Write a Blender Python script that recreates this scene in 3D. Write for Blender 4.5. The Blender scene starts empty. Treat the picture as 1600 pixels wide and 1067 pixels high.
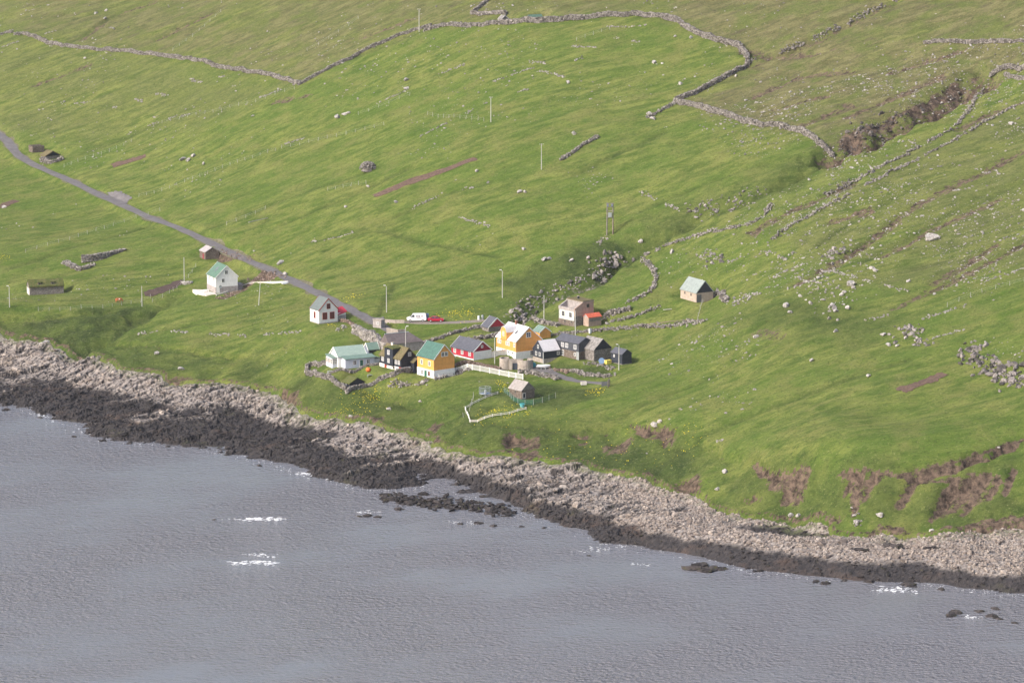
import bpy, bmesh, math, random
import numpy as np
from mathutils import Vector
random.seed(7); RNG = np.random.default_rng(7)
R = math.radians
scn = bpy.context.scene
col = scn.collection

# ------------------------------------------------------------------ camera, sky, sun, exposure
F = 6000.0                     # focal length in photo pixels (photo 1600 x 1067)
PITCH = R(10.5)
CAMZ = 203.0
cam_d = bpy.data.cameras.new('camera'); cam = bpy.data.objects.new('camera', cam_d); col.objects.link(cam)
cam.location = (0, 0, CAMZ); cam.rotation_euler = (R(90) - PITCH, 0, 0)
cam_d.sensor_width = 36.0; cam_d.lens = 36.0 * F / 1600.0
cam_d.clip_start = 1.0; cam_d.clip_end = 9000.0
scn.camera = cam
SUN = Vector((-0.70, -0.45, 0.60)).normalized()
w = bpy.data.worlds.new('World'); scn.world = w; w.use_nodes = True
nt = w.node_tree
bg = nt.nodes['Background']
sky = nt.nodes.new('ShaderNodeTexSky'); sky.sky_type = 'NISHITA'; sky.sun_disc = False
sky.sun_elevation = math.asin(SUN.z); sky.sun_rotation = math.atan2(SUN.x, SUN.y)
sky.air_density = 1.0; sky.dust_density = 4.0; sky.ozone_density = 1.0
nt.links.new(sky.outputs[0], bg.inputs[0]); bg.inputs[1].default_value = 0.15
sun_d = bpy.data.lights.new('sun', 'SUN'); sun = bpy.data.objects.new('sun', sun_d); col.objects.link(sun)
sun_d.energy = 2.35; sun_d.angle = R(8); sun_d.color = (1.0, 0.945, 0.87)
sun.rotation_euler = SUN.to_track_quat('Z', 'Y').to_euler()
scn.view_settings.view_transform = 'Standard'; scn.view_settings.look = 'None'
scn.view_settings.exposure = 0.7; scn.view_settings.gamma = 1.0

# ------------------------------------------------------------------ noise helpers
def hsh(ix, iy, s):
    n = (ix.astype(np.int64) * 374761393 + iy.astype(np.int64) * 668265263 + s * 144665) & 0xFFFFFFFF
    n = ((n ^ (n >> 13)) * 1274126177) & 0xFFFFFFFF
    n = ((n ^ (n >> 15)) * 2246822519) & 0xFFFFFFFF
    return (n ^ (n >> 16)) / 4294967295.0
def vn(x, y, s=0):
    xi = np.floor(x); yi = np.floor(y); fx = x - xi; fy = y - yi
    fx = fx * fx * fx * (fx * (fx * 6 - 15) + 10); fy = fy * fy * fy * (fy * (fy * 6 - 15) + 10)
    a = hsh(xi, yi, s); b = hsh(xi + 1, yi, s); c = hsh(xi, yi + 1, s); d = hsh(xi + 1, yi + 1, s)
    return (a + (b - a) * fx) * (1 - fy) + (c + (d - c) * fx) * fy
def fbm(x, y, s=0, o=4):
    t = 0; a = .5; n = 0
    for k in range(o):
        t = t + a * (vn(x, y, s + k * 17) * 2 - 1); n += a; a *= .5; x = x * 2.03 + 5.1; y = y * 2.03 - 3.7
    return t / n
def worley(x, y, s=0):
    """nearest cell: distance, second distance, cell random, offset"""
    xi = np.floor(x); yi = np.floor(y)
    d1 = np.full(x.shape, 9.0); d2 = np.full(x.shape, 9.0); rnd = np.zeros(x.shape); ox = np.zeros(x.shape); oy = np.zeros(x.shape)
    for i in (-1, 0, 1):
        for j in (-1, 0, 1):
            cx = xi + i; cy = yi + j
            dx = cx + hsh(cx, cy, s) - x; dy = cy + hsh(cx, cy, s + 5) - y
            d = dx * dx + dy * dy
            m = d < d1
            d2 = np.where(m, d1, np.minimum(d2, d))
            rnd = np.where(m, hsh(cx, cy, s + 9), rnd); ox = np.where(m, dx, ox); oy = np.where(m, dy, oy)
            d1 = np.where(m, d, d1)
    return np.sqrt(d1), np.sqrt(d2), rnd, ox, oy
def sstep(a, b, x):
    t = np.clip((x - a) / (b - a), 0, 1); return t * t * (3 - 2 * t)

# ------------------------------------------------------------------ where a sight line meets a height
cp, sp = math.cos(PITCH), math.sin(PITCH)
def ray(px, py):
    u = (px - 800.0) / F; v = (533.5 - py) / F
    return np.array([u, cp + v * sp, -sp + v * cp])
def at_z(px, py, z):
    d = ray(px, py); t = (z - CAMZ) / d[2]
    return d[0] * t, d[1] * t

# ------------------------------------------------------------------ terrain: surveyed spot heights, thin-plate surface
WATER = [(-90,618),(-40,626),(0,632),(60,640),(100,655),(150,676),(200,688),(240,691),(300,698),(360,706),(420,720),(480,740),(540,754),(590,763),
         (632,760),(668,752),(720,772),(760,788),(800,797),(830,803),(880,822),(930,840),(980,851),(1040,860),(1090,868),(1140,882),(1200,891),
         (1260,898),(1330,906),(1400,909),(1450,908),(1500,917),(1560,924),(1600,927),(1680,941),(1760,955)]
TIDE = [(-90,575),(0,590),(60,598),(120,606),(180,618),(240,634),(300,646),(360,652),(420,660),(480,672),(540,690),(600,703),(650,715),
        (700,728),(760,748),(820,765),(870,783),(920,802),(980,822),(1040,836),(1090,848),(1150,857),(1200,866),(1270,873),(1340,880),
        (1400,884),(1460,888),(1600,905),(1760,932)]
GRASS = [(-90,512,8),(0,522,8),(50,529,8),(90,536,8),(120,546,7.5),(170,563,7),(200,580,6.5),(260,586,6.5),(330,600,6),(400,603,6),(432,608,6),(460,640,5.2),
         (500,647,5),(560,657,5),(620,667,5),(675,681,5),(692,697,5),(740,707,5),(790,711,5),(850,719,5),(920,727,5),(980,739,5),(1040,752,5),
         (1090,776,4.5),(1140,796,4.2),(1180,806,4.2),(1240,807,4.6),(1300,821,4.5),(1360,831,4.5),(1420,832,4.8),(1480,838,5.2),(1530,822,6.5),(1600,816,7.5),(1680,812,9),(1760,812,10)]
BANK = [(-90,480,14),(0,487,13.5),(100,487,13.5),(180,484,13.5),(225,478,14),(160,523,10.5),(230,537,10.5),(300,543,11),(400,553,11.8),(470,563,12.5),
        (560,611,9.8),(620,617,9.8),(700,640,9.8),(735,660,9.6),(800,664,10),(900,665,11),(980,660,12.6),(1040,665,14),(1090,675,14),
        (1150,702,13.5),(1200,722,14),(1270,733,14.5),(1330,740,15),(1420,738,16),(1500,722,18),(1560,703,20),(1620,685,22),(1740,670,26)]
SPOT = [(500,506,19),(550,577,14.2),(620,580,14.6),(680,592,13.8),(740,563,16.8),(806,559,17),(849,569,16),(904,562,17.5),(928,565,17.2),(972,570,17.5),
        (815,625,13.2),(900,600,14.6),(650,503,20),(590,502,19.4),(898,512,21.5),(1088,473,28.5),(337,458,18),(764,519,19.4),(545,607,11),(640,534,17.4),(755,504,20.6),(700,503,20.3),
        (790,592,14.2),(945,600,15),(1100,600,19.5),(1000,540,20),(1000,600,17.5),
        (0,420,17),(150,420,19),(46,461,14.5),(250,470,15.5),(288,437,18.2),
        (0,350,21.5),(0,280,27),(0,215,35),(0,120,49),(0,0,67),(-60,-60,75),
        (-100,420,16),(-100,350,20),(-100,215,32),(-100,0,62),
        (200,325,26.5),(200,220,38),(200,100,56),(200,0,70.5),
        (400,450,20.5),(420,420,22.6),(400,350,30),(400,200,47.5),(400,100,61),(400,0,76),(400,-60,85),
        (480,450,22),(600,430,25.5),(600,350,35),(600,200,53),(600,100,66.5),(600,0,81),
        (800,430,28.5),(800,350,38.5),(800,200,57.5),(800,100,71),(800,0,85.5),(800,-60,94),
        (1000,470,27.5),(1000,420,32),(1000,350,40.5),(1000,200,59.5),(1000,100,73),(1000,0,87.5),
        (1200,660,18),(1200,600,23),(1200,540,28),(1200,470,34),(1200,350,45.5),(1200,200,62.5),(1200,100,75),(1200,0,90),(1200,-60,98),
        (1400,660,22),(1400,600,26.5),(1400,470,37.5),(1400,350,48.5),(1400,200,65.5),(1400,100,78),(1400,0,92.5),
        (1600,640,26.5),(1600,600,29.5),(1600,470,41),(1600,350,51.5),(1600,200,68),(1600,100,80.5),(1600,0,95),(1650,-60,103),
        (1740,600,33),(1740,470,44),(1740,350,54.5),(1740,200,71),(1740,0,98)]
pts = []
for x, y in WATER: pts.append((*at_z(x, y, 0), 0.0))
for x, y in WATER[::2]: pts.append((*at_z(x - 8, y + 32, -3.5), -3.5)); pts.append((*at_z(x - 15, y + 95, -7), -7))
for x, y in TIDE: pts.append((*at_z(x, y, 2.1), 2.1))
for x, y in [(1060,806),(1120,828),(1180,838),(1240,842),(1300,850),(1360,858),(1420,860),(1500,866),(1600,866)]: pts.append((*at_z(x, y, 3.5), 3.5))
for x, y, z in GRASS + BANK + SPOT: pts.append((*at_z(x, y, z), z))
for x, y, z in [(-330,1900,130),(0,1800,190),(330,1700,230),(-300,1600,85),(300,1500,175),(0,1500,135)]: pts.append((x, y, z))
P = np.array(pts); n = len(P)
SC = 100.0
def tps(r2): return np.where(r2 > 1e-12, .5 * r2 * np.log(np.maximum(r2, 1e-12)), 0)
A = np.zeros((n + 3, n + 3)); q = P[:, :2] / SC; q[:, 1] -= 10
A[:n, :n] = tps(((q[:, None] - q[None]) ** 2).sum(-1)) + np.eye(n) * 4e-4
A[:n, n] = 1; A[:n, n + 1:] = q; A[n:, :n] = A[:n, n:].T
sol = np.linalg.solve(A, np.concatenate([P[:, 2], [0, 0, 0]]))
def base_height(X, Y):
    x = X / SC; y = Y / SC - 10
    z = sol[n] + sol[n + 1] * x + sol[n + 2] * y
    for k in range(n):
        z += sol[k] * tps((x - q[k, 0]) ** 2 + (y - q[k, 1]) ** 2)
    return z
xs = np.arange(-300, 300.1, 0.7)
ys = np.concatenate([np.arange(745, 1130, 0.62), np.arange(1130, 1500, 1.15), np.arange(1500, 1960, 25.0)])
GX, GY = np.meshgrid(xs, ys)
_cx = np.arange(-304, 305, 3.0); _cy = np.concatenate([np.arange(740, 1520, 3.0), np.arange(1520, 2001, 12.0)])
_CX, _CY = np.meshgrid(_cx, _cy)
_CZ = base_height(_CX.ravel(), _CY.ravel()).reshape(_CX.shape)
def cubic_w(t): return (-.5*t+t*t-.5*t**3, 1-2.5*t*t+1.5*t**3, .5*t+2*t*t-1.5*t**3, -.5*t*t+.5*t**3)
def upsample():
    ix = np.clip(np.searchsorted(_cx, xs) - 1, 1, len(_cx) - 3); tx = (xs - _cx[ix]) / (_cx[ix + 1] - _cx[ix])
    iy = np.clip(np.searchsorted(_cy, ys) - 1, 1, len(_cy) - 3); ty = (ys - _cy[iy]) / (_cy[iy + 1] - _cy[iy])
    wx = cubic_w(tx); T = sum(_CZ[:, ix + k - 1] * wx[k][None] for k in range(4))
    wy = cubic_w(ty); return sum(T[iy + k - 1] * wy[k][:, None] for k in range(4))
Z = upsample()
def hz(x, y):
    x = np.asarray(x, float); y = np.asarray(y, float)
    i = np.clip(((x - xs[0]) / (xs[1] - xs[0])).astype(int), 0, len(xs) - 2)
    j = np.clip(np.searchsorted(ys, y) - 1, 0, len(ys) - 2)
    fx = (x - xs[i]) / (xs[i + 1] - xs[i]); fy = (y - ys[j]) / (ys[j + 1] - ys[j])
    return (Z[j, i] * (1 - fx) + Z[j, i + 1] * fx) * (1 - fy) + (Z[j + 1, i] * (1 - fx) + Z[j + 1, i + 1] * fx) * fy
_T = np.arange(740, 1950, 0.5)
def at(px, py):
    """world point where the sight line through a photo pixel meets the ground"""
    d = ray(px, py); d = d / d[1]
    X = d[0] * _T; zz = CAMZ + d[2] * _T; h = np.maximum(hz(X, _T), 0)
    k = int(np.argmax(zz < h))
    if k == 0: k = len(_T) - 1
    a = zz[k - 1] - h[k - 1]; b = zz[k] - h[k]; f = a / (a - b) if a != b else 0
    t = _T[k - 1] + f * .5
    x, y = d[0] * t, t
    return np.array([x, y, max(float(hz(x, y)), 0.0)])
def line(pl): return np.array([at(*p) for p in pl])
def dens(P3, step):
    out = [P3[0]]
    for a, b in zip(P3[:-1], P3[1:]):
        m = max(1, int(np.linalg.norm((b - a)[:2]) / step))
        for k in range(1, m + 1): out.append(a + (b - a) * k / m)
    return np.array(out)
def smooth_line(P3, step=3.0, it=2):
    Q = P3
    for _ in range(it):
        o = [Q[0]]
        for a, b in zip(Q[:-1], Q[1:]): o += [a * .75 + b * .25, a * .25 + b * .75]
        o.append(Q[-1]); Q = np.array(o)
    return dens(Q, step)
def polydist(X, Y, L):
    """distance to a world polyline and the height of its nearest point"""
    best = np.full(X.shape, 1e9); zz = np.zeros(X.shape); side = np.zeros(X.shape)
    for a, b in zip(L[:-1], L[1:]):
        ab = b - a; l2 = ab[0] ** 2 + ab[1] ** 2 + 1e-9
        t = np.clip(((X - a[0]) * ab[0] + (Y - a[1]) * ab[1]) / l2, 0, 1)
        dx = X - a[0] - t * ab[0]; dy = Y - a[1] - t * ab[1]; d = dx * dx + dy * dy
        m = d < best; best = np.where(m, d, best); zz = np.where(m, a[2] + t * ab[2], zz)
        side = np.where(m, np.sign(ab[0] * dy - ab[1] * dx), side)
    return np.sqrt(best), zz, side
def window_of(L, pad):
    i0 = max(0, np.searchsorted(xs, L[:, 0].min() - pad)); i1 = np.searchsorted(xs, L[:, 0].max() + pad)
    j0 = max(0, np.searchsorted(ys, L[:, 1].min() - pad)); j1 = np.searchsorted(ys, L[:, 1].max() + pad)
    return slice(j0, j1), slice(i0, i1)
def inpoly(X, Y, L):
    c = np.zeros(X.shape, bool)
    for (x0, y0), (x1, y1) in zip(L[:, :2], np.roll(L[:, :2], -1, 0)):
        if y0 == y1: continue
        m = ((y0 > Y) != (y1 > Y)) & (X < (x1 - x0) * (Y - y0) / (y1 - y0) + x0); c ^= m
    return c
masks = {k: np.zeros(Z.shape) for k in ('dry', 'soil', 'lush', 'rock')}
quiet = np.zeros(Z.shape)           # where micro relief is held back (house plots, roads)
def ditch(pl, wd, depth, lush=0., soil=0., rock=0.):
    L = smooth_line(line(pl), 2.5); s = window_of(L, wd * 2.5); X = GX[s]; Y = GY[s]
    wob = 1 + .55 * fbm(X / 5, Y / 5, 31, 3)
    d, _, _ = polydist(X, Y, L); g = np.exp(-(d / (wd * wob)) ** 2)
    Z[s] -= depth * g * (1 + .35 * fbm(X / 4, Y / 7, 37, 3))
    for k, v in (('lush', lush), ('soil', soil), ('rock', rock)):
        if v: masks[k][s] = np.maximum(masks[k][s], v * g)
def patch(kind, pl, v=1., soft=3., edge=2.):
    L = line(pl); s = window_of(L, soft * 3); X = GX[s]; Y = GY[s]
    Lc = np.vstack([L, L[:1]])
    d, _, _ = polydist(X, Y, Lc); ins = inpoly(X, Y, L); sd = np.where(ins, d, -d) + edge * fbm(X / 6, Y / 9, 11, 4)
    masks[kind][s] = np.maximum(masks[kind][s], v * sstep(-soft, soft, sd))
def stroke(kind, pl, wd, v=1.):
    L = smooth_line(line(pl), 2.); s = window_of(L, wd * 2.5); X = GX[s]; Y = GY[s]
    d, _, _ = polydist(X, Y, L); d = d * (1 + .8 * fbm(X / 3, Y / 4, 41, 3))
    masks[kind][s] = np.maximum(masks[kind][s], v * sstep(wd * 1.2, wd * .6, d))

# ravine with its stream, gullies, ditches and field banks
RAVINE_LOW = [(798,503),(815,487),(835,470),(870,452),(905,440),(940,424),(970,405)]
RAVINE_UP = [(970,405),(1010,380),(1060,352),(1110,328),(1160,308),(1210,288),(1255,264),(1300,243)]
RAVINE_TOP = [(1300,243),(1340,222),(1385,200),(1430,180),(1470,158),(1510,136),(1540,120)]
ditch(RAVINE_LOW, 3.2, 3.6, lush=1., rock=.5); ditch(RAVINE_LOW, 9, 1.0, lush=.5)
ditch(RAVINE_UP, 3.6, 3.8, lush=1., rock=.3); ditch(RAVINE_UP, 9, 1.2, lush=.5)
ditch(RAVINE_TOP, 5.0, 7.0, soil=.95, rock=.35)
ditch([(1168,104),(1200,92),(1250,72),(1300,50),(1350,22),(1400,0)], 2.2, 1.4, soil=.5, rock=.3)
ditch([(118,548),(150,528),(190,508),(225,488),(260,470)], 5.0, 3.2, lush=1.)
ditch([(690,700),(715,680),(745,655),(770,632)], 2.0, 1.2, lush=.8)
ditch([(660,735),(700,750),(760,770),(800,790)], 4.0, 1.5)
for pl in [[(973,651),(1050,612),(1130,575),(1237,521)], [(480,378),(570,357),(625,336),(667,312),(765,283)], [(610,348),(560,366),(510,390)],
           [(0,68),(60,48),(120,30),(180,8)], [(20,105),(70,84),(120,62),(150,40),(190,18),(230,0)], [(580,360),(700,385),(780,400)],
           [(130,240),(170,225),(215,208),(250,190),(320,158)], [(1600,690),(1540,708),(1480,722),(1430,738)],
           [(490,110),(560,90),(640,55),(700,35)], [(440,350),(560,300),(640,262)], [(1000,330),(1090,290),(1200,255)],
           [(20,420),(120,385),(260,340)], [(560,540),(600,480),(620,440)], [(900,270),(980,235),(1040,205)],
           [(300,365),(420,320),(520,285),(600,258)], [(430,480),(330,505),(210,520)], [(1020,720),(1200,640),(1420,560)], [(1500,330),(1560,300),(1620,270)],
           [(1330,420),(1420,370),(1540,300)], [(1280,380),(1350,335),(1450,280)]]:
    ditch(pl, 1.1, .55, lush=.55)
# ground cover
patch('dry', [(-150,-70),(1740,-70),(1740,60),(1620,108),(1550,116),(1480,165),(1400,200),(1300,243),(1265,212),(1175,195),(1055,158),(1160,102),(1168,90),(1100,55),(1030,22),(785,32),(690,42),(560,86),(468,133),(300,92),(150,78),(40,55),(-150,30)], .78, 6, 5)
patch('dry', [(1000,-70),(1740,-70),(1740,60),(1620,108),(1550,116),(1480,165),(1400,200),(1300,243),(1265,212),(1175,195),(1055,158),(1160,102),(1168,90),(1100,55),(1030,22)], .92, 5, 3)
patch('dry', [(-150,40),(300,95),(468,135),(330,190),(120,220),(-150,215)], .45, 12, 8)
patch('dry', [(1230,330),(1330,280),(1560,150),(1740,120),(1740,430),(1560,420),(1480,440),(1330,440),(1230,400)], .5, 10, 10)
patch('dry', [(1000,340),(1120,300),(1290,250),(1200,330),(1060,380)], .3, 6, 4)
patch('lush', [(830,690),(900,668),(1040,668),(1090,690),(1080,770),(980,738),(870,720)], .9, 3)
patch('lush', [(480,600),(560,612),(650,620),(735,662),(690,690),(560,655),(470,635)], .7, 3)
patch('lush', [(100,488),(225,480),(160,540),(110,540)], 1., 3)
patch('lush', [(845,600),(940,608),(930,625),(870,640),(800,640),(770,610)], .9, 2)
patch('lush', [(840,560),(890,566),(955,572),(950,586),(880,588)], .9, 1.5)
patch('lush', [(1130,500),(1280,460),(1420,500),(1330,540),(1200,520)], .6, 8, 5)
patch('lush', [(-60,490),(100,489),(180,487),(150,525),(110,540),(-60,520)], .95, 3); patch('dry', [(-60,490),(100,490),(120,540),(-60,520)], .7, 3)
patch('lush', [(170,560),(250,548),(330,556),(330,596),(240,584)], .7, 3); patch('lush', [(1080,690),(1200,730),(1430,742),(1600,700),(1600,810),(1480,832),(1300,815),(1130,790)], .7, 3, 5)
patch('lush', [(780,440),(900,390),(970,375),(990,395),(900,440),(820,480)], 1., 3)  # ravine far bank: dark herbs, deepened so the colour also carries its shade
patch('lush', [(1020,370),(1180,318),(1290,262),(1310,250),(1240,300),(1080,352),(1000,392)], .9, 3)  # upper ravine bank likewise: vegetation tone with painted shade in it
for a in [[(1200,748),(1215,742),(1240,735),(1265,733),(1262,750),(1250,766),(1230,776),(1235,758)],
          [(1310,745),(1345,738),(1358,752),(1355,772),(1342,798),(1330,792),(1326,765)],
          [(1410,760),(1436,740),(1430,765),(1405,780)], [(1450,790),(1480,752),(1508,738),(1558,738),(1540,765),(1520,790),(1500,785),(1480,806),(1456,806)],
          [(780,690),(800,678),(835,680),(840,690),(805,698)], [(785,712),(830,705),(848,714),(800,716)], [(1005,668),(1042,662),(1060,680),(1050,692),(1030,680)],
          [(1050,756),(1090,742),(1105,770),(1080,772)], [(258,592),(300,578),(310,584),(272,600)], [(425,625),(462,612),(466,625),(440,640)],
          [(580,664),(600,648),(612,655)], [(630,668),(690,660),(680,676)], [(895,678),(935,672),(930,685),(900,688)], [(940,690),(985,676),(980,700),(950,700)],
          [(1345,826),(1420,812),(1415,832),(1360,836)], [(1520,815),(1620,800),(1640,830),(1500,838)]]:
    patch('soil', a, .74, 1.2, 2.4)
for a in [[(1205,736),(1262,728)], [(1310,738),(1350,730),(1400,742)], [(1400,742),(1440,735),(1500,718),(1600,688)], [(1440,742),(1480,740),(1560,736)], [(985,662),(1045,662)],]:
    stroke('soil', a, .45, .8)
for a in [[(1310,410),(1390,350),(1450,312),(1600,235)], [(1380,400),(1450,360),(1560,310)], [(1300,345),(1360,330)], [(1160,80),(1240,90),(1300,78)], [(1180,150),(1240,120),(1330,110)], [(1210,170),(1290,150)],
          [(130,60),(180,25),(240,5)], [(430,160),(480,150)], [(1180,360),(1260,320),(1340,285)], [(1250,440),(1340,390),(1400,350)], [(1400,480),(1500,430),(1600,380)], [(1460,440),(1560,380)], [(1500,200),(1560,170),(1620,150)], [(1330,180),(1400,150),(1470,120)], [(1240,200),(1330,165)], [(1400,110),(1500,80)], [(560,60),(640,30)], [(250,60),(330,20)], [(60,130),(140,100)]]:
    stroke('soil', a, 1.8, .6); ditch(a, 1.6, .5)
def scarp(pl, drop, reach, soil=1.):
    """turf edge that has slipped: ground drops on the seaward side, bare earth in the face"""
    L = smooth_line(line(pl), 1.5); s = window_of(L, reach * 3); X = GX[s]; Y = GY[s]; X2 = X + 1.2 * fbm(X / 4, Y / 4, 61, 3); Y2 = Y + 1.2 * fbm(X / 4, Y / 4, 67, 3)
    d, _, sd = polydist(X2, Y2, L); e0 = np.hypot(X2 - L[0, 0], Y2 - L[0, 1]); e1 = np.hypot(X2 - L[-1, 0], Y2 - L[-1, 1]); end = sstep(.3, 5, np.minimum(e0, e1))
    g = (sd < 0) * np.exp(-d / reach) * end; Z[s] -= drop * g; masks['soil'][s] = np.maximum(masks['soil'][s], soil * (sd < 0) * sstep(1.6, .6, d) * end)
for a in [[(1165,718),(1215,735),(1264,729)], [(1305,742),(1345,731),(1398,741)], [(1402,745),(1440,736),(1480,727),(1520,714),(1610,688)], [(1448,796),(1472,772),(1505,748),(1562,737)], [(775,690),(800,677),(845,680)], [(980,663),(1045,660),(1064,678)],
          [(1040,752),(1070,745),(1100,768)], [(250,590),(285,580),(312,583)], [(880,676),(905,670),(940,673)], [(940,692),(985,680)], [(420,622),(445,612),(470,616)], [(1150,770),(1200,780)], [(1290,800),(1330,806)]]: scarp(a, 1.5, 5.0)
for a in [[(735,662),(800,665),(860,667),(905,666)], [(905,666),(985,661)], [(1064,678),(1100,690),(1165,718)], [(1264,729),(1305,742)], [(560,613),(620,619),(700,642)], [(150,524),(230,538),(300,545),(400,556)], [(-20,489),(100,489),(190,486)]]: scarp(a, 1.1, 3.5, .3)
for a in [[(1262,735),(1240,765),(1222,778)], [(1250,737),(1228,768)], [(1345,740),(1338,770),(1335,795)], [(1330,746),(1322,765)], [(1435,742),(1420,765),(1405,782)], [(1495,745),(1475,780),(1455,806)], [(1520,742),(1500,775),(1490,788)], [(1545,740),(1525,770),(1505,800)], [(1480,760),(1460,795)], [(1365,745),(1352,775)],
          [(800,682),(795,697)], [(1035,668),(1040,690)], [(1215,742),(1205,760)], [(1560,745),(1545,775)], [(1585,735),(1570,770)]]: ditch(a, 1.0, .7, soil=.95)
patch('soil', [(1160,520),(1190,508),(1235,516),(1220,534),(1180,536)], .5, 3, 3)
patch('soil', [(1240,240),(1300,210),(1320,232),(1300,246)], .4, 3)
for k_, v_ in (('soil', .9), ('rock', .35)): patch(k_, [(1296,243),(1312,214),(1350,194),(1380,180),(1430,164),(1480,140),(1530,112),(1538,122),(1480,156),(1430,182),(1380,208),(1320,244)], v_, 1.5, 3)
masks['lush'] *= 1 - np.clip(masks['soil'], 0, 1)
patch('soil', [(340,388),(400,400),(398,412),(345,408)], .9, 1.)
patch('soil', [(376,446),(398,430),(425,422),(435,436),(400,440),(380,452)], 1., 1.)
patch('soil', [(335,466),(360,455),(385,446),(388,450),(352,468)], .8, 1.)

# ------------------------------------------------------------------ materials
MATS = {}
def newmat(name):
    m = bpy.data.materials.new(name); m.use_nodes = True; t = m.node_tree
    return m, t, t.nodes['Principled BSDF']
def N(t, kind, **kw):
    nd = t.nodes.new(kind)
    for k, v in kw.items():
        if hasattr(nd, k) and not k[0].isupper(): setattr(nd, k, v)
        else: nd.inputs[k.replace('_', ' ')].default_value = v
    return nd
def mix(t, fac, a, b, mode='MIX'):
    m = t.nodes.new('ShaderNodeMix'); m.data_type = 'RGBA'; m.blend_type = mode; m.clamp_factor = True
    for i, v in ((0, fac), (6, a), (7, b)):
        if isinstance(v, (int, float)): m.inputs[i].default_value = v
        elif isinstance(v, (tuple, list)): m.inputs[i].default_value = (*v, 1)
        else: t.links.new(v, m.inputs[i])
    return m.outputs[2]
def ramp(t, fac, a, b):
    r = t.nodes.new('ShaderNodeMapRange'); r.inputs[1].default_value = a; r.inputs[2].default_value = b
    t.links.new(fac, r.inputs[0]); return r.outputs[0]
def noise(t, vec, scale, detail=4, rough=.55):
    nd = t.nodes.new('ShaderNodeTexNoise'); nd.inputs['Scale'].default_value = scale; nd.inputs['Detail'].default_value = detail; nd.inputs['Roughness'].default_value = rough
    if vec is not None: t.links.new(vec, nd.inputs['Vector'])
    return nd.outputs['Fac']
def mapped(t, scale=(1, 1, 1), rot=(0, 0, 0), coord='Object'):
    tc = t.nodes.new('ShaderNodeTexCoord'); mp = t.nodes.new('ShaderNodeMapping')
    mp.inputs['Scale'].default_value = scale; mp.inputs['Rotation'].default_value = rot
    t.links.new(tc.outputs[coord], mp.inputs['Vector']); return mp.outputs[0]
def streak(t, lx, ly, deg):
    tc = t.nodes.new('ShaderNodeTexCoord'); mp = t.nodes.new('ShaderNodeMapping'); mp.vector_type = 'TEXTURE'
    mp.inputs['Rotation'].default_value = (0, 0, R(deg)); mp.inputs['Scale'].default_value = (lx, ly, ly)
    t.links.new(tc.outputs['Object'], mp.inputs['Vector']); return mp.outputs[0]
def bump(t, bs, h, strength, dist):
    b = t.nodes.new('ShaderNodeBump'); b.inputs['Strength'].default_value = strength; b.inputs['Distance'].default_value = dist
    t.links.new(h, b.inputs['Height']); t.links.new(b.outputs[0], bs.inputs['Normal'])
def math_n(t, op, a, b=None):
    m = t.nodes.new('ShaderNodeMath'); m.operation = op
    for i, v in ((0, a), (1, b)):
        if v is None: continue
        if isinstance(v, (int, float)): m.inputs[i].default_value = v
        else: t.links.new(v, m.inputs[i])
    return m.outputs[0]
def paint(name, c, rough=.6, var=.18, kind=None, pitch=.18, spec=.3, metal=0):
    """weathered paint, boards, sheet metal"""
    m, t, b = newmat(name); vec = mapped(t)
    nz = noise(t, vec, 1.3, 6, .65); nf = noise(t, mapped(t, (6, 6, .8)), 1.0, 4)
    dk = tuple(x * (1 - var * 1.6) for x in c); lt = tuple(min(1, x * (1 + var)) for x in c)
    base = mix(t, ramp(t, nz, .3, .7), dk, lt)
    base = mix(t, math_n(t, 'MULTIPLY', ramp(t, nf, .52, .8), .45), base, tuple(x * .62 + .02 for x in c))
    t.links.new(base, b.inputs['Base Color']); b.inputs['Roughness'].default_value = rough
    b.inputs['Specular IOR Level'].default_value = spec; b.inputs['Metallic'].default_value = metal
    if kind:
        wv = t.nodes.new('ShaderNodeTexWave'); wv.wave_type = 'BANDS'
        wv.bands_direction = {'x': 'X', 'y': 'Y', 'z': 'Z', 'd': 'DIAGONAL'}[kind]; wv.inputs['Scale'].default_value = .3142 / pitch
        wv.inputs['Distortion'].default_value = .15
        t.links.new(vec, wv.inputs['Vector']); bump(t, b, wv.outputs['Fac'], .5, .04)
    MATS[name] = m; return m
def stone(name, c1, c2, scale=2.2, mortar=(.1, .09, .08), rough=.9):
    m, t, b = newmat(name); vec = mapped(t, (1, 1, 1.5))
    vo = t.nodes.new('ShaderNodeTexVoronoi'); vo.inputs['Scale'].default_value = scale; t.links.new(vec, vo.inputs['Vector'])
    ve = t.nodes.new('ShaderNodeTexVoronoi'); ve.feature = 'DISTANCE_TO_EDGE'; ve.inputs['Scale'].default_value = scale; t.links.new(vec, ve.inputs['Vector'])
    sep = t.nodes.new('ShaderNodeSeparateColor'); t.links.new(vo.outputs['Color'], sep.inputs[0])
    base = mix(t, sep.outputs[0], c1, c2); base = mix(t, math_n(t, 'MULTIPLY', noise(t, vec, 5, 5), .5), base, tuple(x * .5 for x in c1))
    base = mix(t, ramp(t, ve.outputs['Distance'], .08, .0), base, mortar)
    t.links.new(base, b.inputs['Base Color']); b.inputs['Roughness'].default_value = rough; b.inputs['Specular IOR Level'].default_value = .2
    bump(t, b, ramp(t, ve.outputs['Distance'], 0, .25), .9, .12); MATS[name] = m; return m
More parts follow.
